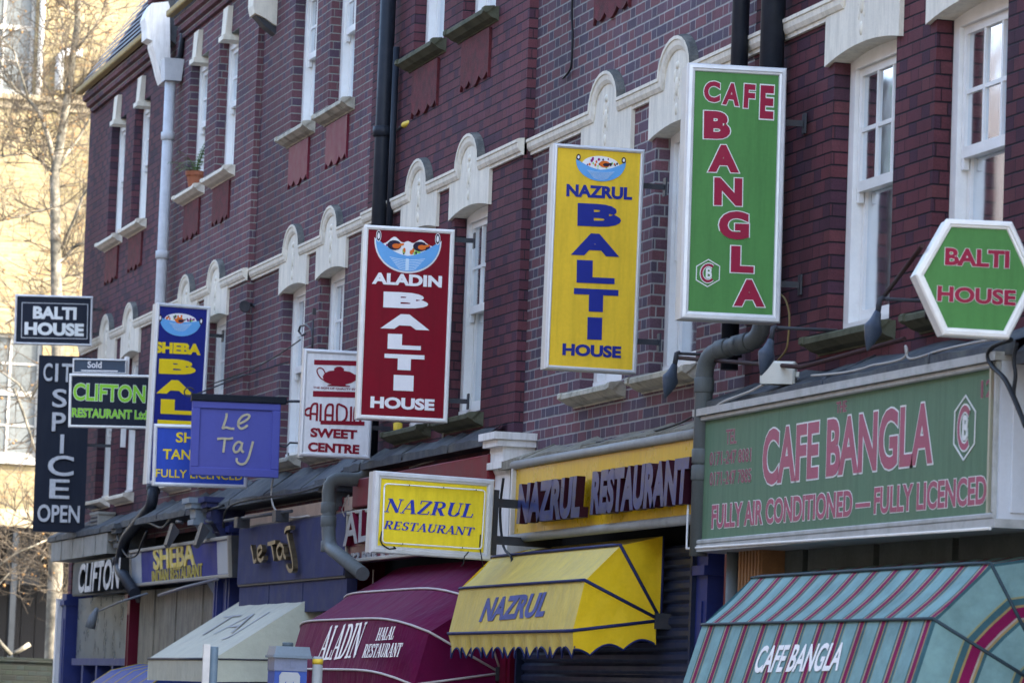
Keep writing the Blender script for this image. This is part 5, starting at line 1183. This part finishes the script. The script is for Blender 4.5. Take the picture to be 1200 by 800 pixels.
# plain sloping cream awning with a straight valance
y0, y1 = 33.75, 36.95; tT = thing('awning', 'plain cream sloping awning with pale triangular side and faint blue TAJ lettering', 'awning', Matrix.Translation((7.62, y0, 2.4)), 'shop awnings over the pavement')
top = (7.62, E_+.90); out = (6.66, E_+.25); b = MB(); n, m = 16, 6
for i in range(n):
    for j in range(m):
        def q(s_, t_):
            return Vector((top[0]+(out[0]-top[0])*t_, y0+(y1-y0)*s_, top[1]+(out[1]-top[1])*t_-.012*math.sin(math.pi*t_)*abs(math.sin(math.pi*s_*4))))
        b.quad(q(i/n, j/m), q((i+1)/n, j/m), q((i+1)/n, (j+1)/m), q(i/n, (j+1)/m))
b.sm = [True]*len(b.sm); b.build('canopy', FAB_CREAM, tT)
for y in (y0, y1):
    b = MB(); b.add([(top[0], y, top[1]), (out[0], y, out[1]), (top[0], y, out[1]+.02)], [(0, 1, 2)]); b.quad((out[0], y, out[1]), (top[0], y, out[1]+.02), (top[0], y, out[1]-.16), (out[0], y, out[1]-.20)); b.build('side_panel', FAB_CREAMS, tT)
b = MB(); b.quad((out[0], y0, out[1]), (out[0], y1, out[1]), (out[0]+.01, y1, out[1]-.20), (out[0]+.01, y0, out[1]-.20)); b.build('valance', FAB_CREAM, tT)
b = MB(); b.tube([(out[0], y0, out[1]), (out[0], y1, out[1])], .012, 6); b.tube([(out[0], y0-.004, out[1]), (top[0], y0-.004, out[1]+.02)], .008, 6); b.build('front_bar', STEEL, tT)
A, B = Vector((top[0], y1, top[1])), Vector((out[0], y1, out[1])); G2 = Frame(A+Vector((-.0, 0, .004)), (0, -1, 0), A-B); b = MB(); T(b, G2, 'TAJ', (216,752), (266,748.5), (258,722), wgt=-.02, h0=0, h1=.002); b.build('lettering', M_('faint_blue_print', (.37, .38, .385), .8, .2), tT)
# low blue awning with yellow ribs in front of the far shops
y0, y1 = 37.6, 41.0; tB = thing('awning', 'low blue awning with yellow seams below the cream one', 'awning', Matrix.Translation((7.6, y0, 1.8)), 'shop awnings over the pavement'); b, tr = MB(), MB(); p0 = atY(185, 786, 38.2); n = 8
prof = [(7.6, p0.z+.10), (7.3, p0.z+.08), (7.0, p0.z+.0), (6.8, p0.z-.14), (6.72, p0.z-.34), (6.70, p0.z-.5)]
b.rings([[(x, y0+(y1-y0)*i/16, z) for x, z in prof] for i in range(17)], closed=False, caps=False, smooth=True)
for y in (y0, y1): b.add([(x, y, z) for x, z in prof]+[(7.6, y, prof[-1][1])], [list(range(7))])
b.build('canopy', FAB_BLUE, tB)
for i in range(6): y = y0+(y1-y0)*i/5; tr.tube([(x-.0, y, z+.0) for x, z in prof], .006, 5)
tr.build('piping', M_('ochre_seam', (.40, .30, .03), .7), tB)

# ================================================================== small things on the walls
def lamp(px, py, X, label, s_=1.0, rod=None):
    """a spot lamp: bell hood hanging nose down from a rod"""
    p = atX(px, py, X); t = thing('spot_lamp', label, 'lamp', Matrix.Translation(p), 'spot lamps over the green cafe sign'); b = MB(); ax = Vector((-.28, -.08, -.95)).normalized(); u_ = ax.orthogonal().normalized(); v_ = ax.cross(u_)
    rg = []
    for h, r_ in ((-.035, .004), (-.03, .026), (.0, .034), (.03, .046), (.06, .068), (.075, .066), (.13, .040), (.185, .006)): rg.append([p+ax*h*s_+(u_*math.cos(a)*1.1+v_*math.sin(a)*.6)*r_*s_ for a in [math.pi*2*i/14 for i in range(14)]])
    b.rings(rg, smooth=True); b.build('hood', M_('lamp_blue_grey', (.06, .08, .115), .4, .1, 10, .2, (.18, .2, .2)), t)
    b = MB(); q = p-ax*.03*s_; b.tube([q, q+Vector((.01, 0, .07)), q+Vector((.03, 0, .075))], .016*s_, 8); b.tube([q+Vector((.02, 0, .072)), Vector((7.66, q.y+.02, q.z+.08))], .010, 8); b.build('lamp_arm', STEEL, t)
    return t
lamp(789, 433, 7.22, 'blue grey spot lamp above the left end of the long green cafe sign')
lamp(902, 404, 7.25, 'blue grey spot lamp beside the white junction box'); lamp(1027, 372, 7.25, 'blue grey spot lamp in front of the tall white window')
o = MB(); o.tube([atX(794, 419, 7.42), atX(940, 430, 7.42), atX(1060, 397, 7.42)], .013, 8); q = o.build('support_rod', RUST); tag(q, 'long rusty rod running above the green cafe sign', 'rod')
p = atX(912, 437, 7.42); b = MB(); F = Frame(p, (math.cos(R(-25)), math.sin(R(-25)), 0), (0, 0, 1)); t = thing('junction_box', 'cream white electrical box on the wall beside the bent grey pipe', 'box', F.matrix()); b.fbox(F, -.10, .10, -.065, .065, -.09, .06, bev=.012); b.build('housing', M_('cream_plastic', (.62, .62, .55), .5, .06, 6, .2, (.4, .4, .35)), t); b = MB(); b.fbox(F, -.09, .09, -.067, -.030, .058, .066); b.fbox(F, .10, .12, -.02, .01, -.04, 0); b.build('lid_lip', M_('cream_plastic', (.62, .62, .55)), t)
def cable(label, pts, X, r_, mat, group='loose cables on the fronts'):
    b = MB(); P = [atX(px, py, X if not isinstance(X, (list, tuple)) else X[i]) for i, (px, py) in enumerate(pts)]; q = []
    for i in range(len(P)-1):
        a, c, d, e = P[max(0, i-1)], P[i], P[i+1], P[min(len(P)-1, i+2)]
        for k in range(4): u = k/4; q.append(.5*((2*c)+(d-a)*u+(2*a-5*c+4*d-e)*u*u+(3*c-a-3*d+e)*u**3))
    q.append(P[-1]); b.tube(q, r_, 6); o = b.build('cable', mat); tag(o, label, 'cable', group); return o
cable('white cable looping down to the green cafe sign below the bent pipe', [(895,450),(880,458),(862,465),(845,472),(832,484),(826,492)], 7.36, .009, WIREW)
cable('pale cable running along the flashing of the green cafe sign', [(951,440),(985,437),(1010,432),(1022,428),(1040,425),(1058,420),(1063,412),(1061,405),(1064,419),(1075,419),(1100,411),(1130,404),(1155,399),(1172,397)], 7.40, .007, WIREW)
cable('black cable hanging over the white end of the green cafe sign', [(1185,398),(1165,405),(1158,415),(1162,428),(1178,445),(1192,475),(1202,500)], 7.33, .013, WIRE)
cable('second black cable hanging in front of the white sign end', [(1192,402),(1188,420),(1190,440),(1188,462),(1193,480)], 7.34, .010, WIRE)
cable('thin black cable hanging on the purple brick near the top', [(671,-6),(670,20),(671,40),(670,70),(668,82),(660,92)], 7.68, .009, WIRE)
cable('pale cable sagging under the sills of the oxblood brick house', [(520,498),(519,512),(515,528),(510,538),(495,543),(480,548)], 7.62, .007, WIREW)
cable('pale wire beside the right edge of the tall green sign', [(915,345),(921,352),(925,370),(924,392),(921,410),(910,424)], 7.66, .006, M_('brown_wire', (.25, .19, .08), .6))
cable('dark cable strung from the violet board to the wall', [(238,453),(262,445),(300,430),(330,413),(352,398)], 7.6, .007, WIRE)
cable('black cable drooping along the flashing of the blue fascia', [(262,618),(264,600),(275,590),(300,584),(345,578),(385,566)], 7.30, .012, WIRE)
cable('dark cable hanging below the small yellow sign', [(590,560),(586,600),(590,640),(600,655),(596,690)], 7.3, .010, WIRE)
# lamp with a yellow cap on the black iron pipe, dark horn on the brick, yellow lamp below
def bracket_lamp(px, py, label, mat):
    p = atX(px, py, 7.62); t = thing('bracket_lamp', label, 'lamp', Matrix.Translation(p)); b = MB(); b.tube([p+Vector((.02, .30, -.01)), p], .014, 6); b.build('lamp_arm', STEEL, t); b = MB(); b.tube([p, p+Vector((.005, -.03, .0)), p+Vector((.04, -.20, .01)), p+Vector((.05, -.28, .01))], [.016, .026, .026, .010], 10); b.build('lamp_cap', mat, t)
YCAP = M_('yellow_plastic', (.70, .50, .05), .4, .1)
bracket_lamp(472, 147, 'small lamp with a yellow cap on the tall black pipe', YCAP)
p = atX(466, 503, 7.6); t = thing('bracket_lamp', 'small yellow lamp under the maroon upright sign', 'lamp', Matrix.Translation(p)); b = MB(); b.tube([p+Vector((0, 0, .06)), p+Vector((0, 0, .05)), p+Vector((0, 0, -.05)), p+Vector((0, 0, -.07))], [.012, .04, .035, .015], 10); b.build('lamp_cap', YCAP, t); b = MB(); b.box((p.x-.015, p.y-.015, p.z+.055), (7.69, p.y+.015, p.z+.085)); b.build('lamp_arm', STEEL, t)
p = atX(290, 358, 7.60); t = thing('loudspeaker', 'small black horn on the brick beside the carved lintel', 'horn', Matrix.Translation(p)); b = MB(); d = Vector((-.5, -.75, -.2)).normalized(); u_ = d.orthogonal().normalized(); v_ = d.cross(u_); b.rings([[p+d*h+(u_*math.cos(a)+v_*math.sin(a))*r_ for a in [math.pi*2*i/12 for i in range(12)]] for h, r_ in ((-.1, .02), (.0, .03), (.06, .055), (.07, .06), (.06, .045))], smooth=True); b.build('horn', STEEL, t); b = MB(); b.tube([p-d*.1, Vector((7.7, p.y+.05, p.z))], .02, 6); b.build('bracket', STEEL, t)
# gooseneck scroll above the white sign
p = atX(362, 404, 7.5); b = MB(); pts = [atX(366, 408, 7.5), atX(366.5, 396, 7.5), atX(365, 386, 7.5), atX(359, 380.5, 7.5), atX(352, 382, 7.5), atX(350, 388, 7.5), atX(354, 393, 7.5), atX(358, 391, 7.5)]; b.tube(pts, .010, 6); b.tube([atX(366, 408, 7.5), atX(367, 374, 7.5)], .008, 6); b.box((pts[0].x-.015, pts[0].y-.01, pts[0].z+.30), (pts[0].x+.02, pts[0].y+.01, pts[0].z+.36)); o = b.build('scroll_hook', STEEL); tag(o, 'curled black iron hook above the white teapot sign', 'hook')
b = MB(); q = atX(366, 412, 7.5); b.box((q.x-.01, q.y-.01, q.z-.02), (7.6, q.y+.01, q.z+.0)); b.box((7.55, q.y-.02, q.z-.06), (7.62, q.y+.02, q.z+.04)); k = b.build('wall_plate', STEEL); k.parent = o
# long dark rod with a lamp below the blue and yellow sign
b = MB(); b.tube([atX(115, 716, 7.1), atX(140, 705, 7.15), atX(172, 695, 7.25)], .012, 6); p = atX(108, 725, 7.05); b.tube([p+Vector((-.02, 0, -.1)), p, p+Vector((.04, -.05, .12))], [.055, .05, .02], 8); o = b.build('swan_neck_lamp', M_('lamp_grey', (.13, .15, .17), .5)); tag(o, 'grey lamp on a thin arm by the blue corner doorway', 'lamp')
b = MB(); b.tube([atX(186, 697, 7.3), atX(215, 688, 7.3), atX(255, 678, 7.36)], .016, 6); o = b.build('awning_rod', M_('pale_rod', (.17, .17, .19), .5)); tag(o, 'thin pale rod hanging under the blue and yellow shop sign', 'rod')
# potted palm on the upper sill
p = atX(228, 244, 7.60); p.z = 6.893; t = thing('potted_palm', 'small palm in a terracotta pot on the upper window sill', 'potted plant', Matrix.Translation(p)); b = MB()
ci = [math.pi*2*i/16 for i in range(16)]
b.rings([[(p.x+r_*math.cos(a), p.y+r_*math.sin(a), p.z+h) for a in ci] for h, r_ in ((0, .075), (.13, .10), (.13, .115), (.175, .118), (.175, .10), (.15, .09))], smooth=False); b.build('pot', M_('pot_clay', (.36, .13, .07), .8, .1, 10, .2, (.3, .22, .16)), t)
b = MB(); rg = random.Random(5)
for k in range(16):
    a = rg.uniform(0, 6.28); L_ = rg.uniform(.30, .50); up = rg.uniform(.6, 1.6); c0 = p+Vector((0, 0, .15)); pr = c0; dv = Vector((math.cos(a), math.sin(a), up)).normalized()
    if dv.x > .3: dv.x = .1
    for s_ in range(6):
        nx = pr+dv*L_/6; dv = (dv+Vector((0, 0, -.22))).normalized(); sd = dv.cross(Vector((0, 0, 1))).normalized()
        for sg in (-1, 1):
            for q in (0, .5):
                o_ = pr.lerp(nx, q); ll = .075*(1-abs(s_-2.5)/4); tp_ = o_+sd*sg*ll+dv*.04+Vector((0, 0, -.02)); b.add([o_, o_+dv*.012, tp_], [(0, 1, 2)])
        b.quad(pr-sd*.003, pr+sd*.003, nx+sd*.003, nx-sd*.003); pr = nx
b.build('foliage', M_('palm_green', (.10, .16, .045), .6, .25, 20), t)

# ================================================================== things on the pavement
p = atY(251, 757, 24.); t = thing('steel_post', 'grey blue round post with a pale flat plate along its left side', 'post', Matrix.Translation((p.x, 24., .12))); b = MB(); b.tube([(p.x, 24, .12), (p.x, 24, p.z-.005), (p.x, 24, p.z)], [.028, .028, .024], 14); b.build('post', M_('galvanised_blue', (.13, .19, .24), .45, .1, 12, .2, (.2, .22, .22)), t); b = MB(); q = atY(238.5, 757, 23.97); q2 = atY(246, 790, 23.97); b.box((q.x, 23.96, q2.z-.5), (q.x+.042, 23.985, p.z+.012)); b.build('side_plate', M_('pale_plate', (.62, .62, .60), .5, .08, 9, .4, (.3, .3, .32)), t)
b = MB(); p = atY(372.5, 771, 24.); b = MB(); t = thing('steel_post', 'pale grey post with a yellow band near its top', 'post', Matrix.Translation((p.x, 24., .12))); b.tube([(p.x, 24, .12), (p.x, 24, p.z), (p.x, 24, p.z+.012)], [.033, .033, .026], 14); b.build('post', M_('galvanised_pale', (.32, .35, .36), .5, .08, 12, .2, (.2, .2, .2)), t); b = MB(); b.tube([(p.x, 24, p.z-.036), (p.x, 24, p.z-.003)], .0345, 14); b.build('band', YCAP, t)
p = atY(343, 757, 24.); t = thing('ticket_machine', 'grey blue roadside machine with a stepped hood and an arrow panel', 'machine', Matrix.Translation((p.x, 24., .12))); hx = .118; GRB = M_('machine_blue_grey', (.17, .23, .29), .4, .1, 6, .25, (.1, .12, .14)); zt = p.z
b = MB(); b.box((p.x-hx+.01, 24, .12), (p.x+hx-.02, 24.2, zt-.15)); b.build('cabinet', M_('machine_blue', (.04, .09, .36), .4, .08), t)
b = MB(); b.prism([(p.x-hx, 23.98, zt-.058), (p.x+hx, 23.98, zt-.058), (p.x+hx, 24.22, zt-.058), (p.x-hx, 24.22, zt-.058)], [(p.x-hx+.012, 23.99, zt), (p.x+hx-.012, 23.99, zt), (p.x+hx-.012, 24.21, zt), (p.x-hx+.012, 24.21, zt)]); b.box((p.x-hx-.006, 23.975, zt-.072), (p.x+hx+.006, 24.225, zt-.056)); b.build('hood', GRB, t)
b = MB(); b.box((p.x-hx+.006, 23.995, zt-.152), (p.x+hx-.022, 24.2, zt-.073)); b.box((p.x-.012, 23.99, zt-.13), (p.x+.016, 23.996, zt-.075)); b.build('display_head', M_('smoky_casing', (.17, .21, .32), .15, .1), t)
b = MB(); b.tube([(p.x-.01, 24.1, zt-.002), (p.x-.01, 24.1, zt+.022), (p.x-.01, 24.1, zt+.026)], [.035, .035, .03], 14); b.build('top_cap', M_('cap_dark', (.08, .11, .13), .5), t)
F = Frame((p.x-.012, 23.998, zt-.16), (1, 0, 0), (0, 0, 1)); b = MB(); b.fpoly(F, [(-.066, -.3), (.066, -.3), (.066, -.022), (.05, 0), (-.05, 0), (-.066, -.022)], .0005, .006); b.build('arrow_panel', M_('panel_grey', (.40, .43, .45), .4, .05), t)
b = MB(); b.fpoly(F, [(-.045, -.09), (-.022, -.055), (-.022, -.075), (-.010, -.09), (-.022, -.20), (-.036, -.20), (-.030, -.10)], .0065, .008); b.fpoly(F, [(.045, -.09), (.022, -.055), (.022, -.075), (.010, -.09), (.022, -.20), (.036, -.20), (.030, -.10)], .0065, .008); b.build('arrow', M_('machine_blue', (.04, .09, .36)), t)

p = atX(112, 613, 7.42); t = thing('vent_box', 'small grey box fixed under the eaves of the end shop', 'box', Matrix.Translation(p)); b = MB(); b.box((p.x-.02, p.y-.28, p.z-.10), (7.6, p.y+.25, p.z+.10)); b.box((p.x-.03, p.y-.30, p.z+.10), (7.6, p.y+.27, p.z+.13)); b.build('housing', M_('grey_stone_panel', (.30, .30, .27)), t); b = MB()
for k in range(4): b.box((p.x-.028, p.y-.24, p.z-.08+.045*k), (p.x-.021, p.y+.21, p.z-.06+.045*k))
b.build('louvre', STEEL, t)
cable('tangled black cable slung under the eaves of the end shop', [(80,632),(100,630),(118,626),(132,634),(150,618),(172,612),(190,618),(205,604),(232,600),(262,592)], 7.34, .014, WIRE)
cable('black cable hanging in a loop beside the black bent soil pipe', [(136,622),(142,640),(150,652),(160,650),(166,636),(172,622)], 7.30, .011, WIRE)
cable('grey cable drooping from the violet board to the blue fascia', [(322,552),(318,575),(322,596),(340,606),(362,604)], 7.40, .009, WIREW)
cable('dark cable stapled along the wall above the yellow board', [(628,540),(660,530),(700,518),(740,512),(790,498),(815,486)], 7.56, .008, WIRE)

# what shows under the long green sign: header boards, a grey pipe, a tan louvre
_, X, yn, yf = H1
b = MB()
for k in range(4): b.box((X-.06, yn+.25+1.15*k, 2.40), (X+.05, yn+.25+1.15*k+1.06, 2.62))
b.build('header_board', M_('grey_green_board', (.075, .085, .075), .8, .2, 4, .6, (.03, .035, .03)), H1[0])
pipe(H1, 'waste_pipe', [Vector((7.52, atX(860, 660, 7.52).y, 2.7)), Vector((7.52, atX(860, 660, 7.52).y, .2))], .045, PIPEG, [])
a = atX(866, 655, 7.5); b = MB(); b.box((7.5, a.y-.42, 2.2), (7.64, a.y, 2.62))
for k in range(7): b.box((7.488, a.y-.40+.057*k, 2.22), (7.502, a.y-.40+.057*k+.03, 2.60))
b.build('louvre', LOUVRE, H1[0])

# white stone corbel high on the party wall between the windows
p = atX(304, 6, 7.52); b = MB(); F = Frame((0, p.y, 0), (1, 0, 0), (0, 0, 1)); z = p.z
b.fpoly(F, [(7.72, z-.22), (7.66, z-.20), (7.56, z-.14), (7.46, z-.10), (7.44, z-.02), (7.44, z+.35), (7.72, z+.35)], -.16, .10); b.build('corbel', STONE, H4[0])
b = MB(); b.fpoly(F, [(7.70, z-.30), (7.58, z-.22), (7.47, z-.115), (7.58, z-.145), (7.70, z-.21)], -.10, .06); b.build('corbel_bracket', STEEL, H4[0])
